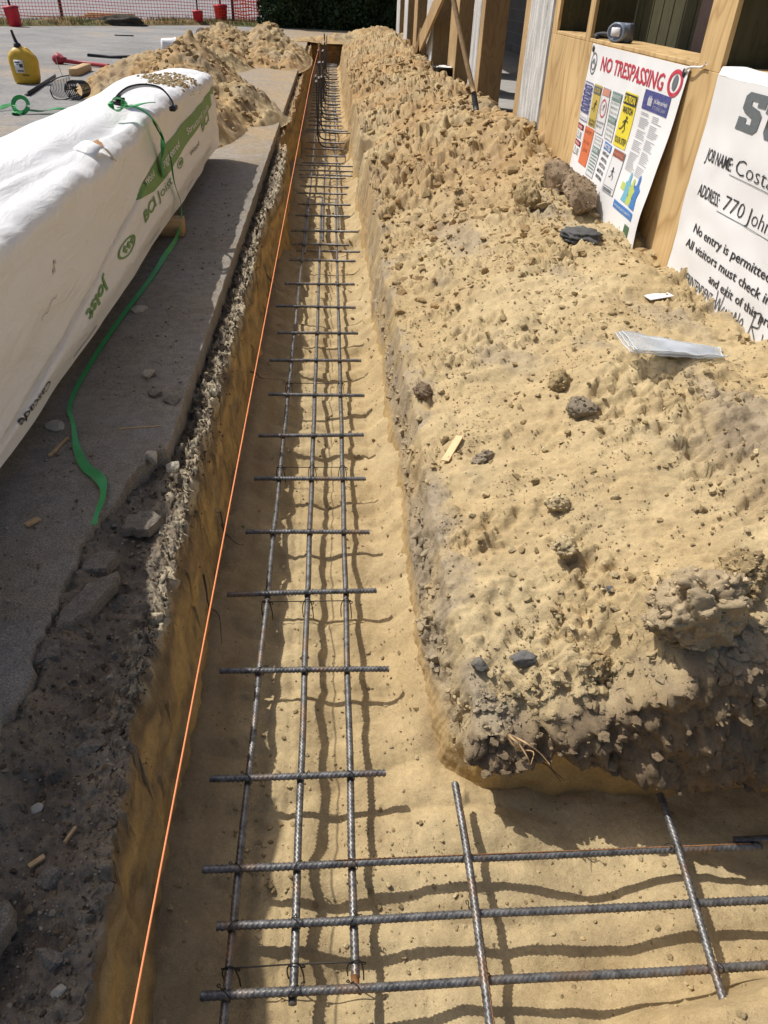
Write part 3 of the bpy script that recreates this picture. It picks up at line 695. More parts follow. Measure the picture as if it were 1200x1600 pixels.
put('soil_grit', 'fine dark grit over the broken paving edge', [
    scatter(7000, (-.86, -.50, .35, 4.5), lipF, (.0015, .005), 331, [HUMUS, BROWN, BROWN*1.3, np.array((.36, .31, .24))])], M['topsoil'], 20, True)
put('soil_crumbs', 'dark soil crumbs and grit along the broken paving edge', [
    scatter(1500, (-.86, -.52, .35, 2.5), lipF, (.0025, .010), 311, [HUMUS*.8, HUMUS, BROWN, BROWN*.8, BROWN, np.array((.30, .26, .20))], None, False),
    scatter(1800, (-.64, -.52, 2.2, 9), lipF, (.003, .010), 312, [HUMUS*.7, HUMUS*.7, HUMUS, BROWN]),
    scatter(700, (-1.15, -.66, 1.2, 7), lambda x, y: np.where(x < np.interp(y, CR[:, 0], CR[:, 1])-.02, .6, .55), (.002, .008), 313, [GREY*.8, BROWN, np.array((.35, .33, .30))])], M['topsoil'], 10)

# ================================================================== REBAR CAGE
RB = .0107
def ribbed(p0, p1, r=RB, near=True, bend=0, seed=0, ns=12):
    p0 = np.array(p0, float); p1 = np.array(p1, float); L = np.linalg.norm(p1-p0)
    if not near:
        m = max(2, int(L/.25)); t = np.linspace(0, 1, m); P = p0+(p1-p0)*t[:, None]
        P[:, 0] += bend*np.sin(t*3.1)*1.; return tube(P, r*1.02, 7)
    pitch = .0140; m = max(8, int(L/(pitch/5))); s = np.linspace(0, L, m); T = (p1-p0)/L
    a = np.array((0, 0, 1.)); sd = np.cross(T, a); sd /= np.linalg.norm(sd); up = np.cross(sd, T)
    th = np.arange(ns)*2*math.pi/ns; SS, TH = np.meshgrid(s, th, indexing='ij')
    ph = (SS/pitch+.62*np.cos(TH)*np.sign(np.sin(TH)+1e-6)+seed*.37) % 1.
    rib = np.exp(-((ph-.5)/.14)**2); lng = np.maximum(np.exp(-(np.sin(TH)/.22)**2), 0)*.9
    R = r*(.86+.32*np.maximum(rib, lng*.6)); R[0] *= .92; R[-1] *= .92
    P = p0+T*s[:, None]; w = bend*np.sin(s/L*math.pi*1.3+seed)+.0012*np.sin(s*9+seed); P = P+sd*w[:, None]
    V = P[:, None]+R[..., None]*(np.cos(TH)[..., None]*sd+np.sin(TH)[..., None]*up)
    F = [tuple(q[::-1]) for q in quadF(m, ns, True).tolist()]+[tuple(range(ns)), tuple(range(m*ns-1, (m-1)*ns-1, -1))]
    return V.reshape(-1, 3), F
def tie(c, seed=0):
    r = np.random.default_rng(seed); c = np.array(c, float); q = RB*1.05; rw = .0014
    t = np.linspace(0, 2*math.pi, 15)
    d = np.array((.7, .7, 0)) if seed % 2 else np.array((-.7, .7, 0))
    ring = c+np.outer(np.cos(t)*q*1.5, d)+np.outer(np.sin(t)*q*1.9, (0, 0, 1))
    a = tube(ring, rw, 5)
    e = c+d*q*1.3+np.array((0, 0, -.004)); k = r.uniform(.008, .018); an = r.uniform(0, 6.28)
    u = np.array((math.cos(an), math.sin(an), .3)); v = np.array((-math.sin(an), math.cos(an), .5))
    tail = spline([e, e+u*k*.5+v*.004, e+u*k+v*.006, e+u*k*.8+v*.012, e+u*k*.45+v*.007], 5)
    tail2 = spline([e, e-v*k*.5+u*.006, e-v*k*.9-u*.004], 4)
    return join(a, tube(tail, rw, 5), tube(tail2, rw, 5))
LX = (-.264, -.102, .051)
LZ = .105; CZ = LZ+2*RB*.97
LG = 'long rebars laid along the trench'
nm = ('left', 'middle', 'right')
for k, x in enumerate(LX):
    y0 = (.56, .722, .742)[k]
    dxx = .02*(k == 0)
    rt = thing('rebar', 'near length of the %s of the three long rebars, starting at the trench corner' % nm[k], 'rebar', (x, y0, LZ), LG)
    a = ribbed((x-.002, y0, LZ), (x+.002+dxx*.3, 5.2, LZ), near=True, seed=k, ns=12)
    b = ribbed((x+.002+dxx*.3, 5.2, LZ), (x+dxx*.5, 8.6, LZ), near=False)
    mesh('bar', join(a, b), M['rebar'], rt)
    mesh('bar_end', tube([(x-.002, y0-.03, LZ), (x-.002, y0+.006, LZ)], RB*.98, 12), M['rust'] if k == 2 else M['rebar'], rt)
    rt = thing('rebar', 'far length of the %s of the three long rebars, lapped beyond the tenth crossbar' % nm[k], 'rebar', (x+.024, 6.6+.4*k, LZ), LG)
    mesh('bar', ribbed((x+.026, 6.6+.4*k, LZ), (x+.026, 15.6, LZ), near=False), M['rebar'], rt)
    rt = thing('rebar', 'farthest length of the %s of the three long rebars, running to the trench end' % nm[k], 'rebar', (x, 15, LZ), LG)
    mesh('bar', ribbed((x+.004, 15, LZ), (x+.004, 24.6, LZ), near=False), M['rebar'], rt)
EW = [(.714, -.324, 4., CZ), (.872, -.305, 4., CZ), (1.022, -.362, 1.235, CZ)]
for k, (y, xa, xb, z) in enumerate(EW):
    lab = ('nearest of the three rebars crossing into the side trench', 'middle of the three rebars crossing into the side trench', 'rust edged farthest of the three rebars crossing into the side trench')[k]
    rt = thing('rebar', lab, 'rebar', (xa, y, z), 'rebars running into the side trench')
    mesh('bar', ribbed((xa, y-.002, z), (min(xb, 1.6), y, z), seed=k+4), M['rebar'], rt)
    if xb > 1.6: mesh('bar', ribbed((1.6, y, z), (xb, y, z), near=False), M['rebar'], rt)
    else:
        rt2 = thing('rebar', 'lapped rebar continuing behind the rust edged one in the side trench', 'rebar', (1.16, y+.02, z), 'rebars running into the side trench')
        mesh('bar', ribbed((1.16, y+.02, z), (4., y+.02, z), near=False), M['rebar'], rt2)
    for j, x in enumerate(LX+(.366, .962)): mesh('tie_wire', tie((x, y, z-.006 if j < 3 else z+.006), 7*k+j), M['wire'], rt)
    if k == 2: mesh('rust_strip', tube([(.0, y+.0035, z+RB*.93), (.5, y+.0035, z+RB*.96), (1.2, y+.0035, z+RB*.93)], .0016, 5), M['rust'], rt)
for k, (a, b) in enumerate((((.369, 1.245), (.360, .50)), ((.985, 1.185), (.940, .595)))):
    z = CZ+2*RB*.97
    rt = thing('rebar', ('rusty short rebar lying over the side trench bars near the cage corner', 'clean short rebar lying over the side trench bars below the bank')[k], 'rebar', (a[0], a[1], z), 'short rebars across the side trench')
    mesh('bar', ribbed((a[0], a[1], z), (b[0], b[1], z), seed=k+9, bend=.004), M['rebar'], rt)
    if k == 0: mesh('rust_strip', tube([(a[0]+RB*.75, a[1]-.05, z+RB*.6), ((a[0]+b[0])/2+RB*.75, (a[1]+b[1])/2, z+RB*.6), (b[0]+RB*.75, b[1]+.1, z+RB*.6)], .002, 5), M['rust'], rt)
ordn = ['first', 'second', 'third', 'fourth', 'fifth', 'sixth', 'seventh', 'eighth', 'ninth', 'tenth', 'eleventh', 'twelfth', 'thirteenth', 'fourteenth']
CB = [(1.299, -.378, .160), (1.722, -.401, .198), (2.123, -.419, .175), (2.515, -.384, .164), (2.938, -.382, .165), (3.355, -.393, .171), (3.822, -.373, .193), (4.300, -.401, .191), (4.745, -.374, .185), (5.241, -.412, .182), (5.741, -.37, .19), (6.343, -.362, .214), (6.811, -.36, .17), (7.249, -.39, .27)]
for i, (y, xa, xb) in enumerate(CB):
    rt = thing('rebar_crossbar', 'crossbar tied over the three long rebars, %s one up the trench from the corner' % ordn[i], 'rebar', ((xa+xb)/2, y, CZ), 'crossbars up the trench')
    sk = .006*math.sin(i*2.3)
    mesh('bar', ribbed((xa, y+sk, CZ), (xb, y-sk, CZ), seed=i, near=i < 11, ns=12 if i < 6 else 8), M['rebar'], rt)
    for j, x in enumerate(LX): mesh('tie_wire', tie((x, y, CZ-.006), 31*i+j), M['wire'], rt)
proto = thing('rebar_crossbar', 'dark rebar crossbar far up the trench beyond the fourteenth, among evenly spaced ones', 'rebar', (-.07, 7.81, CZ), 'far crossbars up the trench')
mesh('bar', ribbed((-.37, 7.81, CZ), (.20, 7.81, CZ), near=False), M['rebar'], proto)
for j, x in enumerate(LX): mesh('tie_wire', tie((x, 7.81, CZ-.006), 400+j), M['wire'], proto)
FY = [8.28, 8.77, 9.115, 9.588, 10.465, 10.935, 11.444, 11.945]+[13.1+.43*i for i in range(27)]
for y in FY: dup(proto, loc=(-.07+.015*math.sin(y*7), y, CZ))
wl = ['lowest', 'middle', 'top']
for k, (y, z) in enumerate(((9.878, CZ-.03), (9.991, CZ), (10.145, CZ+.03))):
    rt = thing('rebar_crossbar', 'long crossbar, %s of three close together at the first dip of the trench' % ('nearest', 'middle', 'farthest')[k], 'rebar', (0, y, z), 'tripled crossbars')
    mesh('bar', ribbed((-.4, y, z), (.42, y, z), near=False), M['rebar'], rt)
for k, y in enumerate((12.714, 12.89)):
    rt = thing('rebar_crossbar', 'long crossbar, %s of two close together over the dark pit in the trench' % ('nearer', 'farther')[k], 'rebar', (0, y, CZ+.02), 'paired crossbars')
    mesh('bar', ribbed((-.40, y, CZ+.02), (.33, y, CZ+.02), near=False), M['rebar'], rt)
rt = thing('rebar_crossbar', 'low crossbar at the bottom of the dip just past the thirteenth', 'rebar', (-.05, 6.93, .03)); rt['category'] = 'rebar'
mesh('bar', ribbed((-.33, 6.93, .03), (.28, 6.93, .03), near=False), M['rebar'], rt)
rt = thing('rebar', 'short upright rebar stub against the bank at the tripled crossbars', 'rebar', (.42, 9.9, 0)); mesh('bar', ribbed((.42, 9.9, .0), (.42, 9.95, .34), near=False), M['rebar'], rt)
# bent starter bars: upright leg, curved foot pointing right
pr = None
for i in range(17):
    y = 11.6+.62*i; top = 1.0-.02*(i % 3)+.03*math.sin(i*5)
    if i in (0, 1): top = .62
    if pr is None:
        pr = thing('starter_bar', 'upright bent starter bar in the row rising from the far half of the rebar cage', 'rebar', (-.19, y, .1), 'upright starter bars')
        P = spline([(.10, y-.02, CZ+.01), (.0, y, CZ), (-.10, y, CZ+.01), (-.155, y, CZ+.05), (-.18, y, CZ+.13), (-.185, y, CZ+.3), (-.19, y+.02, .95)], 7)
        mesh('bar', tube(P, RB, 7), M['dark_steel'], pr); mesh('bar_tip', tube([(-.19, y+.02, .94), (-.19, y+.021, .965)], RB*1.15, 8), M['cap'], pr)
    else:
        c = dup(pr, loc=(-.19+.03*math.sin(i*3.7)+.004*i, y, .1)); c.scale = (1, 1, .82+.22*((i*37) % 10)/10+.01*i); c.rotation_euler = (.03*math.sin(i*2.), .05*math.sin(i*1.3), .2*math.sin(i*1.9))
# wire bar chairs
def chair(y, xs, lab):
    rt = thing('wire_chair', lab, 'wire chair', (xs[0], y, .0), 'wire spacers under the bars'); z = CZ-.012; A = []
    A.append(tube([(xs[0]-.02, y, z), ((xs[0]+xs[-1])/2, y+.004, z-.004), (xs[-1]+.02, y, z)], .0021, 6))
    for x in xs:
        A.append(tube(spline([(x-.019, y+.006, .02), (x-.020, y+.003, .08), (x-.010, y, z+.004), (x+.010, y, z+.006), (x+.020, y-.003, .07), (x+.022, y-.006, .02)], 5), .0021, 6))
        a = np.linspace(0, 6.28, 12); A.append(tube(np.stack([x+.02+.006*np.cos(a), y+0*a, z-.010+.006*np.sin(a)], 1), .0018, 5))
    mesh('wire_frame', join(*A), M['wire'], rt)
chair(.775, (-.264, -.102, .051), 'thin wire chair spanning the bars beside the rusty bar end')
chair(2.085, (-.264, -.102, .051), 'thin wire chair spanning the bars beside the third crossbar')
chair(3.06, (-.262, -.102, .052), 'thin wire chair spanning the bars beside the fifth crossbar')
chair(4.0, (-.262, .052), 'thin wire chair spanning the bars beyond the seventh crossbar')

# string line
sp = np.array([(-.362, .15, .598), (-.362, .5, .598), (-.36, 8, .592), (-.355, 16, .592), (-.29, 23., .60)])
rt = thing('string_line', 'taut orange mason string stretched along the left edge of the trench', 'string', (-.362, .5, .6))
mesh('cord', tube(sp, [.0023, .0023, .0034, .005, .0065], 6), M['string'], rt)
rt = thing('stake', 'short wooden stake holding the far end of the orange string', 'stake', (-.29, 23.02, .4)); mesh('shaft', box((-.29, 23.03, .5), (.05, .05, .45), bev=.006), M['stud'], rt)

# roots in the cut faces
rr = np.random.default_rng(3)
for k, (x, y, z, dx, dy, dz, lab) in enumerate([(-.45, 3.7, .33, .16, -.10, -.03, 'dark root reaching out of the left trench face at the eighth crossbar'), (-.45, 5.05, .42, .17, -.25, -.12, 'forked dark root hanging from the left trench face beside the tenth crossbar'),
        (-.45, 2.35, .30, .07, -.06, -.10, 'short dark root stub in the left trench face by the fourth crossbar'), (-.46, 1.95, .38, .06, -.2, -.22, 'thin root trailing down the left trench face by the third crossbar'),
        (.50, 1.26, .36, .10, -.10, -.06, 'pale tangled root at the near corner of the sand bank'), (.56, 1.26, .30, .16, -.03, -.13, 'brown root dangling over the undercut bank face')]):
    A = []
    for q in range((1, 2, 1, 1, 3, 2)[k]):
        j = rr.normal(0, .022, (5, 3)); P = np.array([(x, y, z)])+np.outer(np.linspace(0, 1, 5), (dx*rr.uniform(.5, 1.1), dy*rr.uniform(.4, 1.1), dz*rr.uniform(.3, 1.2)))+j*np.linspace(0, 1, 5)[:, None]
        A.append(tube(spline(P, 4), np.linspace(.0045, .001, 17), 6))
    mesh('root', join(*A), M['root'] if k != 4 else M['chip'], label=lab, cat='root', loc=(x, y, z), group='roots in the cut faces')

# ================================================================== WRAPPED BUNDLE
BY0, BY1 = .3, 8.06
def zflap(y): return .81+(y-2.1)*.104
def top_z(y): return 1.40+.22*sm((2.15-y)/.35)-.05*sm((y-6.5)/1.6)  # near end, out of view, is raised to throw shade on the trench lip
def side_x(y, z):
    y = np.asarray(y, float); z = np.asarray(z, float)
    fl = sm((z-zflap(y))/.016)*sm((5.1-y)/1.2)
    gv = np.exp(-((z-zflap(y)+.016)/.013)**2)*sm((5.1-y)/1.2)
    x = -1.115+.030*fl-.045*gv+.012*np.sin((z-.72)*9)*(1-fl)+.018*fbm2(y*.8, z*2., 3, 400)+.010*sm((z-1.)/.2)*perlin2(y*2.6+z*2, z*1.4, 401)
    x = x+.014*np.exp(-((z-.80-.04*(y-2)*.3)/.05)**2)
    return x
ny = 330; ys = np.linspace(BY0, BY1, ny)
prof = [(0, t) for t in np.linspace(0, 1, 56)]
rows = []
for y in ys:
    zt = float(top_z(y)); zc = zt-.10
    zz = np.linspace(.72, zc, 60); xs_ = side_x(np.full(60, y), zz)
    P = [np.stack([xs_, np.full(60, y), zz], 1)]
    xe = xs_[-1]; a = np.linspace(0, 1, 14)[1:]; an = a*math.pi/2
    P.append(np.stack([xe-.10*(1-np.cos(an)), np.full(13, y), zc+.085*np.sin(an)], 1))
    xt = np.linspace(xe-.10, -1.66, 34)[1:]; u = (xt-xt[0])/(xt[-1]-xt[0])
    P.append(np.stack([xt, np.full(33, y), zt-.015+.03*np.sin(u*math.pi)], 1))
    P.append(np.array([(-1.69, y, zt-.05), (-1.70, y, zt-.12), (-1.70, y, 1.0), (-1.70, y, .72)]))
    rows.append(np.concatenate(P))
G = np.array(rows)
tp = sm((G[..., 2]-1.20)/.12); XX, YY = G[..., 0], G[..., 1]
dz = .022*fbm2(XX*2.4, YY*.8, 2, 402)+.007*perlin2(XX*7+YY*1.5, YY*2.0-XX*3, 403)
vy = np.interp(YY, [2, 4.9, 6], [-1.40, -1.24, -1.22]); dz = dz-.045*np.exp(-((XX-vy)/.055)**2)*sm((YY-1.8)/.5)*sm((5.6-YY)/1.4)+.018*np.exp(-((XX-vy-.09)/.04)**2)*sm((5.4-YY)/1.)
G[..., 2] += dz*tp*(G[..., 2] > .8)
# crumpled shoulder: little pinched folds where the sheet turns over the edge
sh = np.exp(-((G[..., 2]-1.33)/.06)**2)*(XX > -1.25)
G[..., 0] += sh*(.020*perlin2(YY*4, G[..., 2]*3, 404)+.014*np.abs(perlin2(YY*9, XX*5, 405)))
G[..., 2] += sh*.014*perlin2(YY*7.5, XX*3, 406)
e = sm((YY-(BY1-.5))/.5); G[..., 0] += e*.02*perlin2(G[..., 2]*5, YY*3, 407)
B = thing('wrapped_bundle', 'long lumber bundle in white plastic wrap with green print on the paving', 'wrapped bundle', (-1.4, 4.2, .72))
F = quadF(ny, G.shape[1]).tolist(); nr = G.shape[1]
F += [tuple(range((ny-1)*nr, ny*nr)), tuple(range(nr-1, -1, -1))]
mesh('wrap', (G.reshape(-1, 3), F), M['wrap'], B)
def onside(uv, F, name, mat, off=.004):
    """uv: (y, z) on the bundle's right side"""
    uv = np.asarray(uv, float); x = side_x(uv[:, 0], uv[:, 1])+off
    return mesh(name, (np.stack([x, uv[:, 0], uv[:, 1]], 1), F), mat, B)
def strip(pa, pb, n=40, k=6):
    """surface between two polylines"""
    pa = np.array(pa, float); pb = np.array(pb, float); t = np.linspace(0, 1, n)
    q = np.linspace(0, 1, len(pa)); A_ = np.stack([np.interp(t, q, pa[:, i]) for i in (0, 1)], 1); q = np.linspace(0, 1, len(pb)); B_ = np.stack([np.interp(t, q, pb[:, i]) for i in (0, 1)], 1)
    w = np.linspace(0, 1, k)[:, None, None]; return (A_[None]*(1-w)+B_[None]*w).reshape(-1, 2), quadF(k, n)
# text ----------------------------------------------------------------
def text2d(s, bold=0., shear=0., space=1.0, res=3):
    cu = bpy.data.curves.new('t', 'FONT'); cu.body = s; cu.size = 1; cu.offset = bold; cu.shear = shear; cu.space_character = space; cu.resolution_u = res; cu.fill_mode = 'FRONT'
    o = bpy.data.objects.new('t', cu); COL.objects.link(o)
    me = bpy.data.meshes.new_from_object(o.evaluated_get(bpy.context.evaluated_depsgraph_get()))
    V = np.array([v.co[:] for v in me.vertices])[:, :2]; F = [tuple(p.vertices) for p in me.polygons]
    bpy.data.objects.remove(o); bpy.data.curves.remove(cu); bpy.data.meshes.remove(me)
    return V, F
def fit(VF, p0, p1, h, flip=False):
    """2-D text scaled to run from p0 to p1 along its baseline with letter height h"""
    V, F = VF; V = V.copy(); p0 = np.array(p0, float); p1 = np.array(p1, float)
    V[:, 0] = (V[:, 0]-V[:, 0].min())/(V[:, 0].max()-V[:, 0].min()); V[:, 1] = V[:, 1]/.70*h
    d = p1-p0; n = np.array((-d[1], d[0])); n = n/np.linalg.norm(n)
    if (n[1] < 0) != flip: n = -n
    return p0+V[:, :1]*d+V[:, 1:]*n, F
def words(s, bold):
    '''the words of a line, each with its share of the line's width'''
    V, F = text2d(s, bold, 0, 1, 2); x0, x1 = V[:, 0].min(), V[:, 0].max(); q = sorted((V[list(f), 0].min(), V[list(f), 0].max(), k) for k, f in enumerate(F))
    out = [[]]; e = q[0][1]
    for a, b, k in q:
        if a-e > .17: out.append([])
        out[-1].append(k); e = max(e, b)
    res = []
    for g in out:
        ids = sorted({i for k in g for i in F[k]}); m = {i: n for n, i in enumerate(ids)}; res.append((V[ids], [tuple(m[i] for i in F[k]) for k in g], (V[ids, 0].min()-x0)/(x1-x0), (V[ids, 0].max()-x0)/(x1-x0)))
    return res
def line(s, p0, p1, h, bold):
    p0 = np.array(p0, float); p1 = np.array(p1, float)
    return [fit((V, F), p0+(p1-p0)*a, p0+(p1-p0)*b, h) for V, F, a, b in words(s, bold)]
# green band: narrow at the far end, runs down to the flap
top = [(8.02, 1.235), (7.2, 1.20), (6.2, 1.165), (5.5, 1.14), (4.9, 1.10), (4.42, 1.052)]; bot = [(8.02, 1.12), (7.2, 1.075), (6.2, 1.03), (5.5, .995), (4.9, .985), (4.40, 1.04)]
onside(*strip(top, bot, 70, 8), 'green_band', M['ink_green'])
for s, a, b, h in (('Structural Joists', (6.35, 1.075), (7.55, 1.11), .045), ('Engineered', (5.25, 1.04), (5.95, 1.065), .045), ('Wood', (4.72, 1.05), (5.0, 1.058), .04)):
    for q in line(s, a, b, h, .01): onside(*q, 'band_lettering', M['ink_white'], .0065)
for s, p0, p1, h, m_, bo, fl in (('BCI', (4.50, .90), (4.88, .91), .055, 'ink_green', .03, 0), ('Joist', (4.95, .912), (5.42, .925), .055, 'ink_green', .0, 0), ('Joist', (3.56, .90), (3.16, .865), .05, 'ink_green', .03, 1), ('BCI', (7.0, 1.0), (7.5, 1.02), .075, 'ink_green', .03, 0), ('Cascade', (2.62, .81), (2.30, .80), .03, 'ink_black', .01, 1), ('Wood', (6.3, .93), (6.75, .94), .035, 'ink_grey', .01, 0)):
    onside(*fit(text2d(s, bo), p0, p1, h, bool(fl)), 'lettering', M[m_])
def leaflogo(cy, cz, w, h):
    t = np.linspace(0, 2*math.pi, 28); o = np.stack([cy+w*np.cos(t), cz+h*np.sin(t)], 1); i = np.stack([cy+w*.82*np.cos(t), cz+h*.80*np.sin(t)], 1)
    V = np.concatenate([o, i]); F = [(k, k+1, 29+k-1, 28+k) if False else (k, k+1, 28+k+1, 28+k) for k in range(27)]
    n = len(V); 
    for s in (-1, 1):
        for k in range(3):
            y = cy-w*.5+k*w*.42; q = [(y, cz), (y+w*.22, cz+s*h*.55), (y+w*.42, cz+s*h*.30), (y+w*.28, cz)]; V = np.concatenate([V, q]); F.append((n, n+1, n+2, n+3)); n += 4
    return V, F
onside(*leaflogo(4.03, .90, .19, .036), 'tree_emblem', M['ink_green']); onside(*leaflogo(5.85, .97, .13, .03), 'tree_emblem', M['ink_green'])
for k, (y, z) in enumerate(((7.5, .80), (6.3, .77), (4.9, .765), (3.3, .755))): onside(*strip([(y, z), (y-.35, z-.003)], [(y, z-.006), (y-.35, z-.009)], 8, 2), 'print_line', M['ink_pale'])
# torn holes showing brown board
def ontop(uv, F, name, mat, off=.006):
    uv = np.asarray(uv, float); i = np.clip(np.searchsorted(ys, uv[:, 1]), 0, ny-1); z = []
    for a, (x, y) in zip(i, uv):
        seg = G[a, 60:106]; z.append(np.interp(-x, -seg[:, 0], seg[:, 2]))
    return np.stack([uv[:, 0], uv[:, 1], np.array(z)+off], 1), F
def blob(cx, cy, rx, ry, seed, n=26):
    t = np.arange(n)*2*math.pi/n; k = 1+.35*np.array([perlin2(np.array([math.cos(a)*1.6+seed]), np.array([math.sin(a)*1.6]), 9)[0] for a in t])
    V = [(cx, cy)]
    for s in (.5, 1.): V += [(cx+rx*s*q*math.cos(a), cy+ry*s*q*math.sin(a)) for a, q in zip(t, k)]
    F = [(0, 1+i, 1+(i+1) % n) for i in range(n)]+[(1+i, 1+n+i, 1+n+(i+1) % n, 1+(i+1) % n) for i in range(n)]
    return np.array(V), F
mesh('torn_hole', ontop(*blob(-1.19, 4.02, .045, .14, 2), 'a', None), plain('torn_board', (.42, .22, .10), .9, 0, .4, 40), B)
FLP = spline([(-1.165, 3.82, 1.39), (-1.13, 3.88, 1.42), (-1.10, 3.95, 1.385), (-1.075, 4.0, 1.33)], 4)
mesh('torn_flap', ribbon(FLP, np.linspace(.12, .03, len(FLP)), (.3, 0, 1)), M['wrap'], B)
# scuffs
for k, (y, z, l, a) in enumerate(((2.75, 1.05, .22, .5), (3.35, 1.12, .05, 1.), (2.9, 1.16, .14, 1.1))):
    P_ = np.linspace(-.5, .5, 10)[:, None]*np.array((l*math.cos(a), l*.35*math.sin(a)))+np.array((y, z))+np.c_[np.zeros(10), .008*np.sin(np.arange(10)*1.3)]
    wd = .0035+.010*(k == 2); onside(*strip(P_, P_-np.array((0, wd)), 10, 2), 'scuff_mark', plain('scuff', (.5, .47, .44), .8, 0, .3, 60), .003)
# sand spilled on top
tv, tf = blob(-1.33, 7.0, .2, .55, 5, 40)
st = ontop(tv, tf, 'x', None, .004)
n0 = 420; rs = np.random.default_rng(12); ang = rs.uniform(0, 6.28, n0); rad = np.sqrt(rs.uniform(0, 1, n0)); px = np.stack([-1.33+.19*rad*np.cos(ang)+.03*rs.normal(size=n0), 7.0+.52*rad*np.sin(ang)+.05*rs.normal(size=n0)], 1)
pz, _ = ontop(px, None, 'x', None, .0)
VF, cc = loose(pz, rs.uniform(.004, .017, n0), np.broadcast_to(GOLD, (n0, 3))*rs.uniform(.8, 1.1, (n0, 1)), 4)
mesh('spilled_sand', VF, M['clod'], col=cc, label='patch of crumbly sand spilled on top of the white bundle', cat='sand patch', loc=(-1.33, 7., 1.38))
# black carry handle arched over the top
hz = 1.42
Hn = thing('strap_handle', 'curved black strap handle arched on top of the white bundle', 'handle', (-1.18, 5.37, hz))
Pq = spline([(-1.33, 5.30, hz), (-1.325, 5.30, hz+.035), (-1.27, 5.34, hz+.07), (-1.18, 5.38, hz+.085), (-1.09, 5.40, hz+.07), (-1.04, 5.40, hz+.02), (-1.035, 5.40, hz-.02)], 6)
mesh('strap', ribbon(Pq, .085, np.stack([np.zeros(len(Pq)), np.full(len(Pq), .25), np.ones(len(Pq))], 1)*1. + np.c_[(Pq[:, 0]+1.18)*4, np.zeros(len(Pq)), np.zeros(len(Pq))], .01), M['black'], Hn, smooth=False)
for x in (-1.345, -1.02): mesh('end_clip', box((x, 5.30 if x < -1.2 else 5.40, hz-.0 if x < -1.2 else hz-.035), (.04, .10, .03), bev=.006), M['black'], Hn)
# green polyester strap draped over the bundle and trailing on the ground
Gs = thing('green_strap', 'loose green webbing strap hanging over the white bundle and trailing on the paving', 'strap', (-1.1, 4.6, .6))
def sx_(y, z): return float(side_x(np.array([y]), np.array([z]))[0])
pts = [(-1.235, 4.93, 1.435), (-1.17, 4.95, 1.445), (-1.10, 5.02, 1.39), (-1.06, 5.12, 1.27), (sx_(5.22, 1.13)+.03, 5.22, 1.13), (sx_(5.16, 1.03)+.02, 5.14, 1.03)]
Pq = spline(pts, 8); mesh('webbing', ribbon(Pq, np.linspace(.05, .075, len(Pq)), np.array([(.3+1.2*t, .2, 1-t*.9) for t in np.linspace(0, 1, len(Pq))]), .004), M['green'], Gs, smooth=False)
pts = [(-1.09, 5.04, 1.37), (-1.05, 5.22, 1.15), (-1.065, 5.34, .95), (-1.04, 5.36, .78), (-1.06, 5.2, .635), (-1.08, 4.8, .612), (-1.085, 4.36, .611), (-1.12, 3.66, .611), (-1.125, 3.06, .612), (-1.10, 2.76, .615), (-1.04, 2.6, .625), (-.985, 2.44, .613), (-.915, 2.3, .612), (-.84, 2.21, .618), (-.80, 2.10, .622), (-.797, 2.0, .615), (-.793, 1.945, .61)]
Pq = spline(pts, 8); t = np.linspace(0, 1, len(Pq)); wv = np.interp(t, [0, .3, .55, .64, .72, .82, .86, .93, 1], [.04, .03, .016, .018, .034, .042, .022, .014, .02])
nv = np.stack([np.interp(t, [0, .25, .35, 1], [1, 1, .2, .0])+.9*np.exp(-((t-.88)/.05)**2)+.5*np.exp(-((t-.66)/.03)**2), .4*np.sin(t*14), np.interp(t, [0, .25, .36, 1], [.3, .1, 1, 1])], 1)
mesh('webbing', ribbon(Pq, wv, nv, .002), M['green'], Gs, smooth=False)
a = np.linspace(.3, 6.6, 22); loop = np.stack([-1.255+.04*np.cos(a), 4.93+.03*np.sin(a), 1.455+.03*np.sin(a)], 1)
mesh('loop', ribbon(loop, .035, (0, .4, 1), .004), M['green'], Gs, smooth=False)
Pq = spline([(-1.24, 4.90, 1.44), (-1.17, 4.88, 1.45), (-1.12, 5.0, 1.455), (-1.075, 5.1, 1.45)], 6); mesh('loose_tail', ribbon(Pq, np.linspace(.05, .02, len(Pq)), (0, .2, 1), .004), M['green'], Gs, smooth=False)
# dunnage under the bundle
for k, y in enumerate((1.2, 5.32)):
    D = thing('dunnage_block', ('yellow timber block propping the near end of the white bundle', 'pale timber block sticking out under the middle of the white bundle', 'timber block under the far end of the white bundle')[k], 'timber block', (-1.35, y, .6), 'timber blocks under the bundle')
    mesh('timber', box((-1.40, y, .663), (.74, .12, .114), bev=.005), M['block_wood'], D)

# ================================================================== THINGS ON THE FAR PAVING
J = thing('fuel_can', 'yellow plastic fuel can with a black spout standing on the paving', 'fuel can', (-4.74, 13.4, .6))
def rsec(w, d, z, n=24, p=3.2):
    t = np.arange(n)*2*math.pi/n; c, s = np.cos(t), np.sin(t); return np.stack([w/2*np.sign(c)*np.abs(c)**(2/p), d/2*np.sign(s)*np.abs(s)**(2/p), np.full(n, z)], 1)
L = [(.30, .24, .0), (.36, .28, .02), (.385, .30, .08), (.41, .30, .22), (.42, .30, .30), (.40, .29, .36), (.31, .25, .42), (.20, .18, .465), (.10, .10, .485), (.09, .09, .50)]
V = np.concatenate([rsec(w, d, z) for w, d, z in L]); n = 24; Fj = [tuple(q[::-1]) for q in quadF(len(L), n, True).tolist()]+[tuple(range(n-1, -1, -1)), tuple(range((len(L)-1)*n, len(L)*n))]
V[:, 0] += np.where(V[:, 2] > .3, (V[:, 2]-.3)*-.12, 0)
V = rot(V, 'Z', .12); mesh('body', (V+np.array((-4.735, 13.4, .6)), Fj), M['yellow'], J)
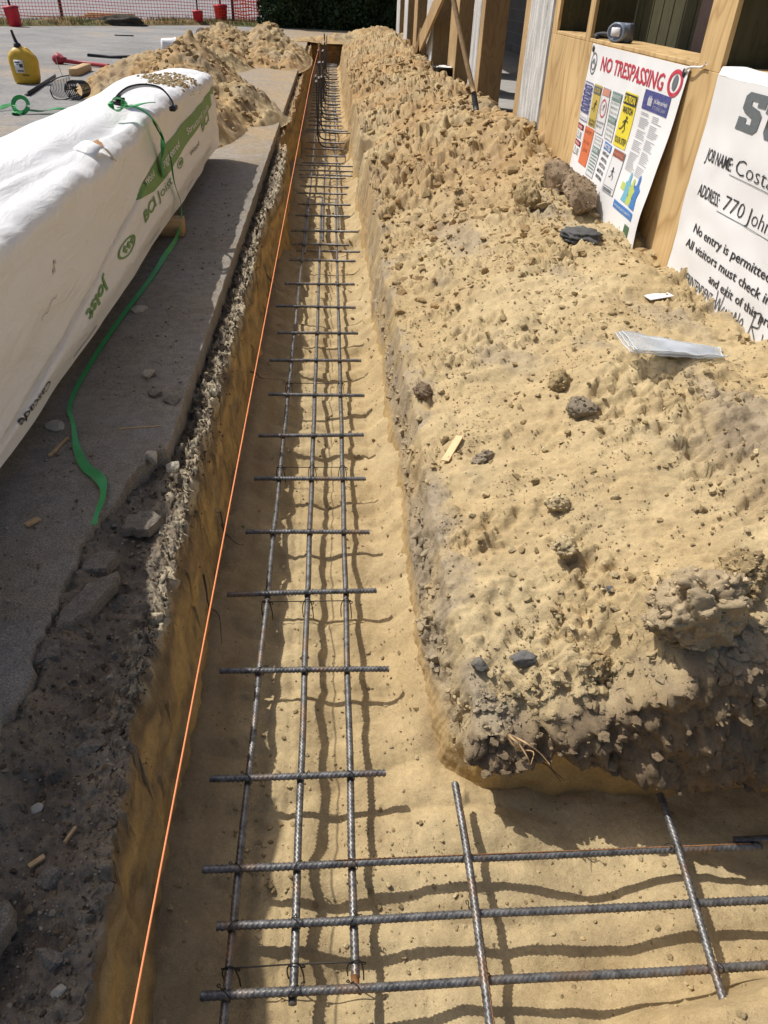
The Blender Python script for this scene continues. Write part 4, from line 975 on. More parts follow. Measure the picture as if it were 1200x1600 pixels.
mesh('collar', lathe([(.05, 0), (.055, .03), (.05, .07), (.03, .085)], (-4.77, 13.38, 1.055), 16), M['black'], J)
mesh('spout', tube([(-4.77, 13.38, 1.12), (-4.785, 13.36, 1.2), (-4.80, 13.35, 1.30)], [.028, .022, .018], 12), M['black'], J)
mesh('handle', tube(spline([(-4.70, 13.4, 1.03), (-4.66, 13.4, 1.06), (-4.60, 13.4, 1.0), (-4.57, 13.4, .93)], 6), .022, 10), M['yellow'], J)
lb = mesh('label', box((-4.76, 13.236, .84), (.13, .006, .17), rz=.12), M['cap'], J)
mesh('label_print', join(*[box((-4.76+dx, 13.231, .84+dz), (w, .004, h), rz=.12) for dx, dz, w, h in ((-.02, .055, .07, .02), (.03, .01, .05, .045), (-.035, -.01, .03, .04), (.01, -.06, .09, .015), (-.02, .03, .03, .012))]), M['ink_black'], lb)
mesh('embossing', join(*[box((-4.73+k*.02, 13.243, .725-.002*(k % 2)), (.015, .006, .02), rz=.12) for k in range(5)]), plain('embossing', (.25, .15, .02), .6), J)

def solo(name, label, cat, VF, mat, **k): return mesh(name, VF, mat, label=label, cat=cat, **k)
solo('steel_angle', 'dark steel angle bar lying beside the yellow fuel can', 'steel bar', join(box((-4.44, 13.1, .615), (.06, 2.25, .012), rz=.127), box((-4.415, 13.1, .632), (.012, 2.25, .05), rz=.127)), M['dark_steel'])
solo('timber_offcut', 'short grey timber offcut lying across the red digging bar', 'timber', box((-4.36, 15.0, .66), (.15, .95, .11), rz=.02, bev=.01), M['chip'])
T = thing('digging_tool', 'maroon and black tool shaft with a pointed red head on the paving', 'digging tool', (-4.6, 16.2, .62))
mesh('shaft', tube([(-5.1, 16.4, .66), (-4.6, 16.2, .65), (-4.12, 15.98, .64)], .035, 10), M['redpaint'], T)
V, Fh = lathe([(.0, -.16), (.05, -.12), (.11, -.02), (.085, .05), (.05, .10), (.04, .16)], (0, 0, 0), 12); V = rot(V, 'Y', math.pi/2); mesh('head', (rot(V, 'Z', -.4)+np.array((-5.14, 16.42, .68)), Fh), M['redpaint'], T)
mesh('rod', tube([(-4.14, 15.98, .635), (-3.8, 16.05, .63), (-3.3, 16.12, .63)], .026, 8), M['black'], T)
for k, (p, lab) in enumerate(((((-4.1, 15.2, .62), (-3.75, 15.35, .62), (-3.35, 15.5, .625)), 'black rod lying in front of the maroon tool handle'), (((-4.1, 15.45, .62), (-3.3, 15.25, .62)), 'thin black rod crossing the other rod near the maroon handle'),
        (((-5.05, 18.1, .62), (-4.55, 17.9, .62), (-4.15, 17.95, .63), (-4.0, 18.3, .63)), 'long black pipe lying beyond the maroon tool'), (((-4.1, 17.9, .62), (-3.85, 18.2, .63)), 'short black pipe piece by the end of the long pipe'), (((-3.95, 12.95, .615), (-3.2, 12.9, .615)), 'thin black steel rod lying behind the wire basket'), (((-3.8, 12.6, .615), (-3.15, 12.7, .615)), 'second thin black rod lying behind the wire basket'))):
    solo('rod', lab, 'rod', tube(p, (.028, .022, .036, .036, .02, .02)[k], 8), M['black'])
Hs = []
for k in range(4):
    a = np.linspace(.2+k, 5.6+k*.6, 40); Hs.append(tube(np.stack([-3.55+(.42-.05*k)*np.cos(a)*(1+.1*np.sin(3*a)), 17.9+(1.0-.12*k)*np.sin(a), .63+.03*k+.012*np.sin(4*a)], 1), .026, 7))
Hs.append(tube(spline([(-4.15, 17.5, .63), (-3.8, 17.2, .63), (-3.4, 17.25, .64), (-3.0, 16.9, .65)], 8), .03, 8)); Hs.append(tube(spline([(-3.9, 18.6, .65), (-3.5, 18.9, .70), (-3.1, 18.7, .70), (-2.7, 18.8, .75)], 8), .03, 8))
solo('hose', 'coiled black hose lying at the foot of the sand pile', 'hose', join(*Hs), M['black'])
# wire basket / reel
Wb = thing('wire_basket', 'collapsed black wire basket lying by the white bundle', 'wire basket', (-3.66, 11.85, .6)); A1 = []; A2 = []
for k in range(13):
    a = k/12*2.7+.25; A1.append(tube([(-3.80+.02*k/3-.1, 11.8, .6+.01)]*1+[(-3.9+.017*k, 11.82, .66+.0*k), (-3.86+.022*k, 11.86, .86)], .007, 5))
A1 = [tube(spline([(-3.86+.019*k, 11.80, .61+.03*abs(k-6)/6), (-3.90+.021*k, 11.83, .71), (-3.88+.022*k, 11.88, .80+.006*k)], 4), .0045, 5) for k in range(13)]
A1 += [tube(spline([(-3.89, 11.84, .80), (-3.76, 11.86, .86), (-3.62, 11.88, .885)], 5), .009, 6), tube(spline([(-3.90, 11.81, .71), (-3.86, 11.77, .62), (-3.74, 11.74, .60), (-3.64, 11.78, .62)], 5), .009, 6)]
mesh('side_panel', join(*A1), M['black'], Wb)
for k in range(7):
    a = np.linspace(0, 6.28, 18); rr_ = .12-.003*k; A2.append(tube(np.stack([-3.52+rr_*np.cos(a)+.012*(k-3), 11.75+.03*k+0*a, .72+rr_*np.sin(a)], 1), .008, 5))
for k in range(8):
    a = k*6.28/8; A2.append(tube([(-3.56+.12*math.cos(a), 11.75, .72+.12*math.sin(a)), (-3.49+.10*math.cos(a), 11.94, .72+.10*math.sin(a))], .007, 5))
mesh('drum', join(*A2), M['black'], Wb); mesh('handle_wire', tube(spline([(-3.72, 11.9, .88), (-3.82, 12.1, 1.0), (-3.95, 12.5, 1.08)], 6), .004, 5), M['wire'], Wb)
Cn = []
for k in range(5):
    a = np.linspace(0, 6.28, 30); Cn.append(tube(np.stack([-3.02+(.26-.02*k)*np.cos(a), 12.2+(.42-.03*k)*np.sin(a), .62+.022*k+.01*np.sin(3*a+k)], 1), .016, 6))
solo('cable_coil', 'coil of black cable lying behind the white bundle', 'cable', join(*Cn), M['black'])
# white bucket on its side
V, Fb = lathe([(.115, 0), (.12, .01), (.135, .30), (.148, .30), (.148, .335), (.135, .335), (.125, .30), (.11, .02)], n=22, capt=True); V = rot(rot(V, 'Y', math.pi/2), 'Z', .35)
Bk = thing('white_bucket', 'white bucket lying on its side beside the sand pile', 'bucket', (-3.8, 20, .6)); mesh('shell', (V+np.array((-3.86, 19.95, .74)), Fb), M['cap'], Bk)
mesh('bail', tube(spline([(-3.56, 19.93, .74), (-3.5, 19.85, .64), (-3.46, 19.98, .62), (-3.5, 20.2, .66)], 5), .008, 6), M['wire'], Bk)
V, Fd = lathe([(.0, -.02), (.17, -.02), (.18, 0), (.17, .02), (0, .02)], n=28, capb=False, capt=False); V = rot(rot(V, 'X', math.pi/2-.35), 'Z', .2); solo('disc', 'brown round lid leaning on the back of the sand pile', 'lid', (V+np.array((-3.47, 23.7, .74)), Fd), plain('brown_disc', (.20, .16, .12), .8))
Gg = thing('green_strap', 'tangled green strap lying on the paving left of the bundle', 'strap', (-3.8, 10.6, .6))
Pq = spline([(-4.6, 10.45, .61), (-4.2, 10.55, .63), (-4.02, 10.7, .67), (-3.95, 10.5, .63), (-3.85, 10.25, .62), (-3.78, 10.4, .64), (-3.6, 10.45, .63), (-3.45, 10.55, .65), (-3.3, 10.7, .63), (-3.1, 11.0, .64), (-2.9, 11.0, .62)], 8)
t = np.linspace(0, 1, len(Pq)); mesh('webbing', ribbon(Pq, .06+.03*np.sin(t*23), np.stack([.8*np.sin(t*17), .8*np.cos(t*13), np.ones(len(t))], 1), .006), M['green'], Gg, smooth=False)
a = np.linspace(0, 6.1, 24); mesh('loop', ribbon(np.stack([-3.83+.09*np.cos(a), 10.4+.05*np.sin(a), .70+.08*np.sin(a)], 1), .05, (0, 1, .2), .006), M['green'], Gg, smooth=False)
solo('pipe_stub', 'small dark pipe stub at the left edge of the paving', 'pipe stub', tube([(-4.72, 11.3, .64), (-4.6, 11.35, .64)], .04, 10), M['dark_steel'])
solo('plank_scrap', 'dark plank scrap lying far out on the paving', 'plank', box((-5.75, 24.5, .612), (.5, .15, .02), rz=.1), M['dark_steel'])
# barrels + orange net
def barrel(x, y, s, lab, ti=0):
    b = thing('red_drum', lab, 'weighted drum', (x, y, .6), 'red drums along the orange net')
    V, F_ = lathe([(.15, 0), (.165, .01), (.172, .12), (.18, .13), (.178, .24), (.19, .25), (.19, .40), (.205, .41), (.205, .45), (.18, .47), (.05, .48), (.0, .48)], n=24, capt=False)
    V = rot(V*np.array((s, s, s)), 'Y', ti); mesh('body', (V+np.array((x, y, .6)), F_), M['red'], b)
    V, F_ = lathe([(.03, .46), (.03, .95), (.02, 1.0)], n=10); V = rot(V*np.array((s, s, s)), 'Y', ti); mesh('post', (V+np.array((x, y, .6)), F_), M['dark_steel'], b)
    mesh('rim', (rot(lathe([(.19, .40), (.212, .405), (.212, .44), (.19, .445)], n=24)[0]*s, 'Y', ti)+np.array((x, y, .6)), lathe([(.19, .40), (.212, .405), (.212, .44), (.19, .445)], n=24)[1]), M['redpaint'], b)
barrel(-9.38, 26.55, 1.08, 'tilted red weighted drum holding the net at the far left', -.09); barrel(-4.70, 31.5, .9, 'upright red weighted drum in front of the net left of the sand pile'); barrel(-4.05, 32.9, 1.25, 'tall red drum behind the net beside the timber post')
Nn = thing('orange_net', 'orange plastic mesh barrier fence along the far side of the paving', 'net fence', (-7, 31, .62), None); A = []
NP = np.array([(-20, 30.2), (-11, 31.0), (-9.4, 31.3), (-6.5, 31.9), (-4.7, 32.2), (-3.6, 32.9), (-2.05, 33.1)])
def npt(s): 
    L_ = np.r_[0, np.cumsum(np.linalg.norm(np.diff(NP, axis=0), axis=1))]; return np.stack([np.interp(s, L_, NP[:, 0]), np.interp(s, L_, NP[:, 1])], -1), L_[-1]
_, LT = npt(0.); svals = np.arange(0, LT, .105)
P2, _ = npt(svals); sagv = lambda s, k: .012*np.sin(s*1.7+k*.4)+.02*np.sin(s*.6+1)
for k in range(16):
    z = .66+.095*k+sagv(svals, k); P = np.c_[P2, z]; P[:, 1] += .03*np.sin(svals*1.1+k*.3); A.append(ribbon(P, .016 if 0 < k < 15 else .03, (0, -1, 0), .005))
mesh('mesh_rows', join(*A), M['orange_net'], Nn); A = []
for s, p in zip(svals, P2):
    q = np.linspace(0, 15, 9); z = .66+.095*q+.012*np.sin(s*1.7+q*.4)+.02*np.sin(s*.6+1); A.append(ribbon(np.c_[np.full(9, p[0]), p[1]+.03*np.sin(s*1.1+q*.3)-.004, z], .013, (0, -1, 0), .005))
mesh('mesh_columns', join(*A), M['orange_net'], Nn)
for k, (x, y, lab) in enumerate(((-2.05, 33.1, 'timber fence post at the right end of the orange net'), (-3.62, 32.95, 'dark steel post where the orange net doubles up'), (-9.42, 31.35, 'steel post behind the far left drum'))):
    solo('fence_post', lab, 'fence post', join(box((x, y+.05, 1.4), (.09, .09, 1.7), bev=.01)), M['stud'] if k == 0 else M['dark_steel'])
N2 = thing('orange_net', 'second layer of orange net folded back near the timber post', 'net fence', (-2.8, 33.4, .62)); A = []
for k in range(14): A.append(ribbon(np.c_[np.linspace(-3.6, -2.05, 20), 33.35+.05*np.sin(np.arange(20)), .68+.105*k+.03*np.sin(np.arange(20)*.6+k)], .03, (0, -1, 0), .005))
for k in range(16): A.append(ribbon(np.c_[np.full(9, -3.55+.1*k), np.full(9, 33.36), np.linspace(.68, 2.1, 9)], .03, (0, -1, 0), .005))
mesh('mesh_sheet', join(*A), M['orange_net'], N2)
# debris far behind the fence
solo('pale_boards', 'stack of pale boards lying on the verge behind the net', 'boards', join(*[box((-8.4+.1*k, 33.2+.1*k, .63+.05*k), (1.7, .25, .045), rz=.06*k) for k in range(3)]), M['chip'])
solo('earth_clump', 'low dark clump of earth on the verge under the net', 'earth clump', rock((-7.0, 29.3, .64), (.9, .45, .22), 31, 3, .5), plain('dark_earth', (.05, .042, .03), .95, 0, .4, 15, bmp=.6, bd=.02))
# hedge
rs = np.random.default_rng(77); n = 26000
hx = rs.uniform(-2.6, 4.6, n); hz_ = .55+rs.uniform(0, 1, n)**.9*3.6; hy = 31.6+.35*perlin2(hx*.9, hz_*.9, 5)+.25*perlin2(hx*2.4, hz_*2.4, 6)+np.abs(rs.normal(0, .22, n))
s = rs.uniform(.05, .11, n)[:, None]; d1 = rs.normal(size=(n, 3)); d1 /= np.linalg.norm(d1, axis=1)[:, None]; d2 = np.cross(d1, rs.normal(size=(n, 3))); d2 /= np.linalg.norm(d2, axis=1)[:, None]
c0 = np.stack([hx, hy, hz_], 1); V = np.stack([c0-d1*s, c0+d2*s*.45, c0+d1*s, c0-d2*s*.45], 1).reshape(-1, 3)
Hg = thing('hedge', 'dense dark green hedge closing the view behind the trench', 'hedge', (.8, 32, .55)); mesh('foliage', (V, np.arange(4*n).reshape(-1, 4)), M['leaf'], Hg, smooth=False)
gx, gz = np.meshgrid(np.linspace(-2.5, 4.5, 90), np.linspace(.5, 4.1, 50)); mesh('inner_branches', (np.stack([gx, 32.0+.35*perlin2(gx*.9, gz*.9, 5)+.2*perlin2(gx*2.4, gz*2.4, 6)+.1, gz], -1).reshape(-1, 3), quadF(*gx.shape)[:, ::-1]), M['leaf'], Hg)  # opaque backing sheet added behind the leaves to stop see-through

# ================================================================== BUILDING UNDER REPAIR
WX = 1.9
BD = thing('building_wall', 'timber framed wall with plywood under its open windows', 'building', (WX+.02, 6, .4))
def bx(name, x0, x1, y0, y1, z0, z1, mat, bev=.004, **k): return mesh(name, box(((x0+x1)/2, (y0+y1)/2, (z0+z1)/2), (x1-x0, y1-y0, z1-z0), bev=bev), mat, BD, smooth=False, **k)
bx('plywood_panel', WX, WX+.025, 1.2, 7.28, .3, 1.80, M['ply'], .002)
for y0, y1 in ((3.99, 4.26), (6.18, 6.30), (7.14, 7.29), (1.6, 1.9)): bx('plywood_post', WX+.001, WX+.026, y0, y1, 1.801, 3.6, M['ply'], .002)
for y0, y1 in ((4.02, 4.22), (6.19, 6.29), (7.16, 7.27), (1.62, 1.88)): bx('window_stud', WX+.028, WX+.30, y0, y1, 1.79, 3.6, M['greenwood'])
for y0, y1 in ((1.9, 3.985), (4.265, 6.175), (6.305, 7.135)): bx('window_sill', WX+.001, WX+.32, y0, y1, 1.768 if False else 1.802, 1.825, M['ply'], .003)
for k in range(9): bx('back_board', WX+.62, WX+.65, 6.2+.20*k-.9, 6.2+.20*k-.715, .5, 3.6, M['greenwood'])
for k in range(12): bx('back_board', WX+.62, WX+.65, 1.7+.2*k, 1.885+.2*k, .5, 3.6, M['greenwood'])
bx('dark_panel', WX+.50, WX+.53, 4.3, 5.55, .5, 3.6, M['purplewood'])
bx('window_lintel', WX, WX+.3, 1.2, 7.3, 3.6, 4.2, M['ply'])
bx('roof', WX-.25, 8.2, 1.0, 30.5, 4.25, 4.4, M['dark_steel'])  # out of view, put over the rooms to keep the interior dark
bx('cross_wall', WX+.4, 8, 7.3, 7.42, .5, 4.24, M['block'])
bx('floor_slab', 2.32, 8.1, 7.43, 30, .45, .62, M['slab'])
bx('block_wall', 5.2, 5.4, 7.45, 30, .62, 4.24, M['block'])
bx('end_wall', 2.4, 5.19, 29.6, 29.8, .62, 4.24, M['block'])
# peeling column at the end of the plywood
bx('column', 2.02, 2.30, 7.72, 8.72, .3, 4.2, M['peel'], .02); bx('column_edge', 1.985, 2.12, 7.42, 7.71, .3, 4.2, M['bark'], .02); bx('column_trim', 2.04, 2.20, 8.73, 9.02, .3, 4.2, M['stud'], .004)
# wall studs (light face to the left, deep board behind)
ST = [(11.73, .27, 'stud', .30), (12.2, .62, 'peel', .2), (14.38, .92, 'stud', .26), (17.95, 1.3, 'peel', .36), (21.0, .8, 'stud', .40), (23.7, 1.1, 'peel', .3), (26.4, 1.2, 'peel', .3)]
for y, w, m_, dp in ST:
    bx('stud', 2.10, 2.10+dp, y-w/2, y+w/2, .45, 4.2, M['jamb'], .004); bx('stud_face', 2.075, 2.0985, y-w/2+.002, y+w/2-.002, .45, 4.2, M[m_], .004)
bx('top_plate', 2.08, 2.5, 7.43, 30, 4.2, 4.245, M['stud'], .003)
for z in (.66, .80): bx('floor_plank', 3.2, 3.9, 9.2+z, 12.6+z, z, z+.04, M['chip'], .004)
# diagonal brace + prop
def beam(p, q, w, d):
    p = np.array(p, float); q = np.array(q, float); T = (q-p)/np.linalg.norm(q-p); a = np.cross(T, (1, 0, 0)); a /= np.linalg.norm(a); b = np.cross(T, a)
    V = np.array([c+s*a*w/2+t*b*d/2 for c in (p, q) for s, t in ((-1, -1), (1, -1), (1, 1), (-1, 1))]); return V, [(3, 2, 1, 0), (4, 5, 6, 7), (0, 1, 5, 4), (1, 2, 6, 5), (2, 3, 7, 6), (3, 0, 4, 7)]
mesh('brace', beam((1.93, 18.9, .85), (2.03, 15.0, 2.25), .34, .05), M['stud'], smooth=False, label='diagonal timber brace leaning against the wall studs', cat='brace')
solo('brace_stake', 'timber stake in the sand at the foot of the diagonal brace', 'stake', beam((1.82, 18.3, .75), (1.96, 18.6, 1.25), .3, .06), M['stud'], smooth=False)
# shovel stuck in the bank
Sv = thing('shovel', 'long wooden handled shovel standing in the bank beside the peeling column', 'shovel', (1.61, 8.92, .93))
hp = np.array([(1.605, 8.9, 1.0), (1.57, 8.98, 1.16), (1.47, 9.2, 1.50), (1.37, 9.42, 1.86), (1.24, 9.7, 2.35)])
mesh('handle', tube(spline(hp[1:], 6), .027, 12), M['shovel'], Sv); mesh('socket', tube(spline(hp[:3][:2], 4), [.032, .032, .031, .03, .029], 12), M['dark_steel'], Sv)
bl = []; 
for i, t in enumerate(np.linspace(0, 1, 9)):
    w = .085*(1-.75*max(0, t-.55)/.45); row = [(1.615+.035*t+w*u, 8.88-.03*t-.035*(1-u*u)*(1-t*.5), 1.0-.22*t) for u in np.linspace(-1, 1, 7)]; bl.append(row)
mesh('blade', (np.array(bl).reshape(-1, 3), quadF(9, 7)), M['dark_steel'], Sv)
solo('rubber_scrap', 'black rubber scrap half buried at the foot of the shovel', 'scrap', rock((1.64, 8.80, .93), (.10, .12, .035), 8, 2, .4, rz=.4), M['black'])
# tub with plastic behind the bank
Tb = thing('black_tub', 'black tub holding crumpled clear plastic between the wall studs', 'tub', (2.02, 14.3, .62)); mesh('shell', lathe([(.19, 0), (.2, .01), (.235, .32), (.255, .33), (.255, .35), (.225, .35), (.19, .03)], (2.0, 14.35, .62), 22), M['black'], Tb)
gx, gy = np.meshgrid(np.linspace(-.2, .2, 20), np.linspace(-.2, .2, 20)); mesh('film', (np.stack([2.0+gx, 14.35+gy, .95+.04*fbm2(gx*9, gy*9, 3, 5)], -1).reshape(-1, 3), quadF(20, 20)[:, ::-1]), M['cap'], Tb)

# receptacle box on the sill
Rb = thing('outlet_box', 'grey round faced outlet box sitting on the plywood sill above the sign', 'outlet box', (1.97, 5.72, 1.826))
V, F_ = box((.01, 0, .055), (.06, .155, .115), bev=.010); cy_, F2 = lathe([(.085, 0), (.085, .05), (.07, .06), (.066, .045), (.045, .045), (.04, .06), (.0, .06)], n=26, capb=False, capt=False); cy_ = rot(cy_, 'Y', -math.pi/2)*np.array((.8, .85, .66))
mesh('housing', (rot(V, 'Z', .6)+np.array((1.97, 5.72, 1.826)), F_), plain('box_plastic', (.13, .15, .19), .35, 0, .15, 40), Rb)
mesh('cover_ring', (rot(cy_, 'Z', .6)+np.array((1.952, 5.708, 1.884)), F2), plain('ring_grey', (.22, .26, .33), .3), Rb)
mesh('socket', (rot(box((0, 0, 0), (.012, .07, .05), bev=.004)[0], 'Z', .6)+np.array((1.915, 5.680, 1.886)), box((0, 0, 0), (.012, .07, .05), bev=.004)[1]), M['cap'], Rb)
mesh('cable', tube(spline([(1.99, 5.84, 1.85), (1.95, 6.0, 1.86), (1.92, 6.12, 1.845), (1.915, 6.05, 1.835)], 6), .014, 8), M['dark_steel'], Rb)

# ------------------------------------------------------------------ signs
def mkcloth(fn, y0, y1, z0, z1, ny_, nz_):
    yy_, zz_ = np.meshgrid(np.linspace(y0, y1, ny_), np.linspace(z0, z1, nz_)); return np.stack([fn(yy_, zz_), yy_, zz_], -1).reshape(-1, 3), quadF(nz_, ny_)
# sign one: banner hanging loose, billowing off the plywood at its lower right
def s1x(y, z):
    y = np.asarray(y, float); z = np.asarray(z, float); d = np.clip((1.79-z)/.9, 0, 1); q = np.clip((6.0-y)/1.7, 0, 1)
    return WX-.010-.085*d**1.2*(.25+.75*q)-.012*np.sin(d*7+q*3)*d-.010*np.sin(y*9)*d*(1-d*.5)-.006*perlin2(y*5, z*4, 501)
def s1edge(y, z): return 0
S1 = thing('warning_banner', 'white banner of safety notices headed NO TRESPASSING on the plywood', 'sign', (WX, 5.2, .75))
mesh('sheet', mkcloth(s1x, 4.31, 6.06, .70, 1.80, 70, 50), M['white_paper'], S1)
mesh('grommet', join(*[lathe([(.012, 0), (.022, .004), (.022, .008), (.012, .010)], (0, 0, 0), 14)] and [( rot(lathe([(.010, 0), (.02, .003), (.02, .006), (.010, .008)], n=14)[0], 'Y', -math.pi/2)+np.array((float(s1x(y, 1.77))-.002, y, 1.77)), lathe([(.010, 0), (.02, .003), (.02, .006), (.010, .008)], n=14)[1]) for y in (6.0, 4.36)]), M['dark_steel'], S1)
solo('cable_tie', 'pale cable tie knotted at the right top corner of the warning banner', 'cable tie', tube(spline([(WX-.012, 4.36, 1.77), (WX-.03, 4.28, 1.80), (WX-.01, 4.18, 1.81), (WX-.02, 4.12, 1.83)], 5), .006, 6), M['cap'])
def on1(VF, name, mat, off=.003, par=None):
    V, F_ = VF; V = np.asarray(V, float); x = s1x(V[:, 0], V[:, 1])-off; return mesh(name, (np.stack([x, V[:, 0], V[:, 1]], 1), F_), mat, par or S1)
def rect(y0, y1, z0, z1, k=8):
    yy_, zz_ = np.meshgrid(np.linspace(y0, y1, k), np.linspace(z0, z1, k)); return np.stack([yy_, zz_], -1).reshape(-1, 2), quadF(k, k).tolist()
def frame(y0, y1, z0, z1, w=.008): return join2(rect(y0, y1, z1-w, z1), rect(y0, y1, z0, z0+w), rect(y0, y0-w, z0+w, z1-w), rect(y1+w, y1, z0+w, z1-w))
def join2(*L):
    V = []; F_ = []; n = 0
    for v, f in L: v = np.asarray(v, float); V.append(v); F_ += [tuple(i+n for i in q) for q in f]; n += len(v)
    return np.concatenate(V), F_
def ell(cy, cz, a, b, n=28, inner=0):
    t = np.arange(n)*2*math.pi/n; o = np.stack([cy+a*np.cos(t), cz+b*np.sin(t)], 1)
    if not inner: return np.concatenate([[(cy, cz)], o]), [(0, 1+(i+1) % n, 1+i) for i in range(n)]
    i_ = np.stack([cy+a*inner*np.cos(t), cz+b*inner*np.sin(t)], 1); return np.concatenate([o, i_]), [(i, (i+1) % n, n+(i+1) % n, n+i) for i in range(n)]
def tx(s, y0, y1, z, h, bold=.0): return fit(text2d(s, bold, 0, 1, 2), (y0, z), (y1, z), h)
def fig(cy, cz, s, lean=.3):
    """small walking / falling figure"""
    def lim(a, b, w): a = np.array(a); b = np.array(b); d = b-a; n = np.array((-d[1], d[0]))/np.linalg.norm(d)*w/2; return np.array([a-n, b-n, b+n, a+n]), [(0, 1, 2, 3)]
    h = lambda u, v: (cy-(u+lean*v)*s*1.6, cz+v*s)
    return join2(ell(*h(.05, .95), .13*s*1.4, .13*s, 14), lim(h(0, .8), h(0, .3), .24*s), lim(h(0, .75), h(.4, .6), .10*s), lim(h(0, .75), h(-.35, .45), .10*s), lim(h(0, .35), h(.3, -.05), .12*s), lim(h(.3, -.05), h(.1, -.4), .10*s), lim(h(0, .35), h(-.3, -.1), .12*s), lim(h(-.3, -.1), h(-.6, -.15), .10*s))
for q in line('NO TRESPASSING', (5.76, 1.66), (4.60, 1.66), .082, .02): on1(q, 'heading', M['ink_red'])
on1(join2(ell(5.94, 1.685, .07, .068, 28, .86), ell(5.94, 1.675, .05, .030, 28, .75), tx('C', 5.97, 5.92, 1.685, .03, .02)), 'round_emblem', M['ink_grey'])
on1(ell(4.44, 1.712, .10, .066, 36, .70), 'ring_emblem', M['ink_red']); on1(join2(ell(4.44, 1.715, .034, .038), rect(4.465, 4.42, 1.685, 1.72, 4)), 'ring_figure', M['ink_grey'], .0035)
# upper row of panels: (y0,y1,z0,z1)
def panel(name, y0, y1, z0, z1, bgm, items, fr='ink_pale', head=None):
    p = on1(rect(y0, y1, z0, z1), name, M[bgm], .003) if bgm else None
    if fr: on1(frame(y0, y1, z0, z1, .005), name+'_frame', M[fr], .005, p)
    for VF, m_ in items: on1(VF, name+'_print', M[m_], .0065, p)
U0, U1 = 1.325, 1.565
it = []
for k, w_ in enumerate(('HARD HAT', 'EYE PROTECTION', 'EAR PROTECTION', 'FOOT PROTECTION', 'HIGH VIS VEST')):
    z = 1.535-.036*k; it += [(rect(5.975, 5.835, z-.012, z+.018, 3), 'ink_navy'), (ell(6.005, z+.003, .024, .017, 14), 'ink_navy')]
    p_ = w_.split(' ')
panel('protection_notice', 6.04, 5.82, 1.325, 1.57, None, it+[(tx('MUST BE WORN', 6.01, 5.85, 1.363-.022, .010), 'ink_navy')], 'ink_navy')
on1(join2(*[tx(w_, 5.965, 5.845, 1.534-.036*k, .010) for k, w_ in enumerate(('HARD HAT', 'EYES', 'EARS', 'BOOTS', 'VEST'))]), 'protection_notice_words', M['ink_white'], .0085)
panel('caution_notice', 5.79, 5.63, 1.315, 1.575, 'ink_gold', [(rect(5.785, 5.635, 1.52, 1.565, 4), 'ink_grey'), (fig(5.71, 1.43, .05), 'ink_black'), (tx('CAUTION', 5.78, 5.64, 1.345, .016, .02), 'ink_black'), (tx('TRAFFIC', 5.78, 5.64, 1.322, .016, .02), 'ink_black')], None)
on1(tx('CAUTION', 5.775, 5.645, 1.53, .024, .02), 'caution_notice_words', M['ink_gold'], .0085)
panel('warning_notice', 5.60, 5.44, 1.30, 1.575, 'ink_white', [(rect(5.595, 5.445, 1.53, 1.57, 4), 'ink_pink'), (ell(5.52, 1.455, .055, .055, 26, .86), 'ink_red'), (fig(5.52, 1.45, .03), 'ink_black'), (tx('NO ENTRY', 5.59, 5.45, 1.36, .014, .01), 'ink_black'), (tx('KEEP OUT', 5.59, 5.47, 1.335, .014, .01), 'ink_black')])
panel('emergency_notice', 5.39, 5.20, 1.295, 1.575, 'ink_white', [(rect(5.385, 5.205, 1.525, 1.57, 4), 'ink_teal'), (rect(5.385, 5.205, 1.395, 1.435, 4), 'ink_teal')]+[(tx(w_, 5.375, 5.215, z, .013, .01), 'ink_teal') for w_, z in (('IN CASE OF', 1.505), ('EMERGENCY', 1.478), ('CALL 911', 1.45), ('IN CASE OF', 1.372), ('ACCIDENT', 1.345), ('CALL OFFICE', 1.318))])
for z in (1.54, 1.408): on1(tx('EMERGENCY', 5.38, 5.21, z, .019), 'emergency_notice_words', M['ink_white'], .0085)
panel('watch_step_notice', 5.15, 4.92, 1.295, 1.60, 'ink_yellow', [(rect(5.145, 4.925, 1.535, 1.592, 4), 'ink_black'), (tx('WATCH', 5.12, 4.95, 1.488, .034, .03), 'ink_black'), (fig(5.04, 1.405, .065, .2), 'ink_black'), (tx('YOUR STEP', 5.14, 4.93, 1.318, .034, .02), 'ink_black')], None)
on1(tx('CAUTION', 5.135, 4.935, 1.546, .036, .03), 'watch_step_notice_words', M['ink_yellow'], .0085)
# law poster
panel('law_poster', 4.83, 4.43, 1.545, 1.645, 'ink_navy', [(tx('Job Safety and Health', 4.66, 4.45, 1.592, .022, .01), 'ink_white'), (tx("IT'S THE LAW", 4.66, 4.46, 1.560, .018), 'ink_pale'), (join2(*[rect(4.745-.012*k, 4.737-.012*k, 1.57, 1.61+.01*(k % 2), 3) for k in range(5)]), 'ink_white')], None)
rl = random.Random(4); Ls = []
for k in range(34):
    z = 1.525-.0095*k
    if k not in (2, 9, 15, 22): Ls += [rect(4.82, 4.82-.17*rl.uniform(.6, 1), z, z+.0035, 3)]
    if k not in (4, 12, 19, 27): Ls += [rect(4.63, 4.63-.17*rl.uniform(.55, 1), z, z+.0035, 3)]
on1(join2(*Ls), 'law_poster_text', M['ink_pale'])
on1(rect(4.78, 4.70, 1.105, 1.145, 3), 'law_poster_note', M['ink_lime'])
def body(cy, cz, w, h): return np.array([(cy-w*a, cz+h*b) for a, b in ((-.5, 0), (.5, 0), (.35, .35), (.55, .6), (.2, .7), (.18, .9), (0, 1), (-.18, .9), (-.2, .68), (-.5, .62), (-.3, .3))]), [tuple(range(10, -1, -1))]
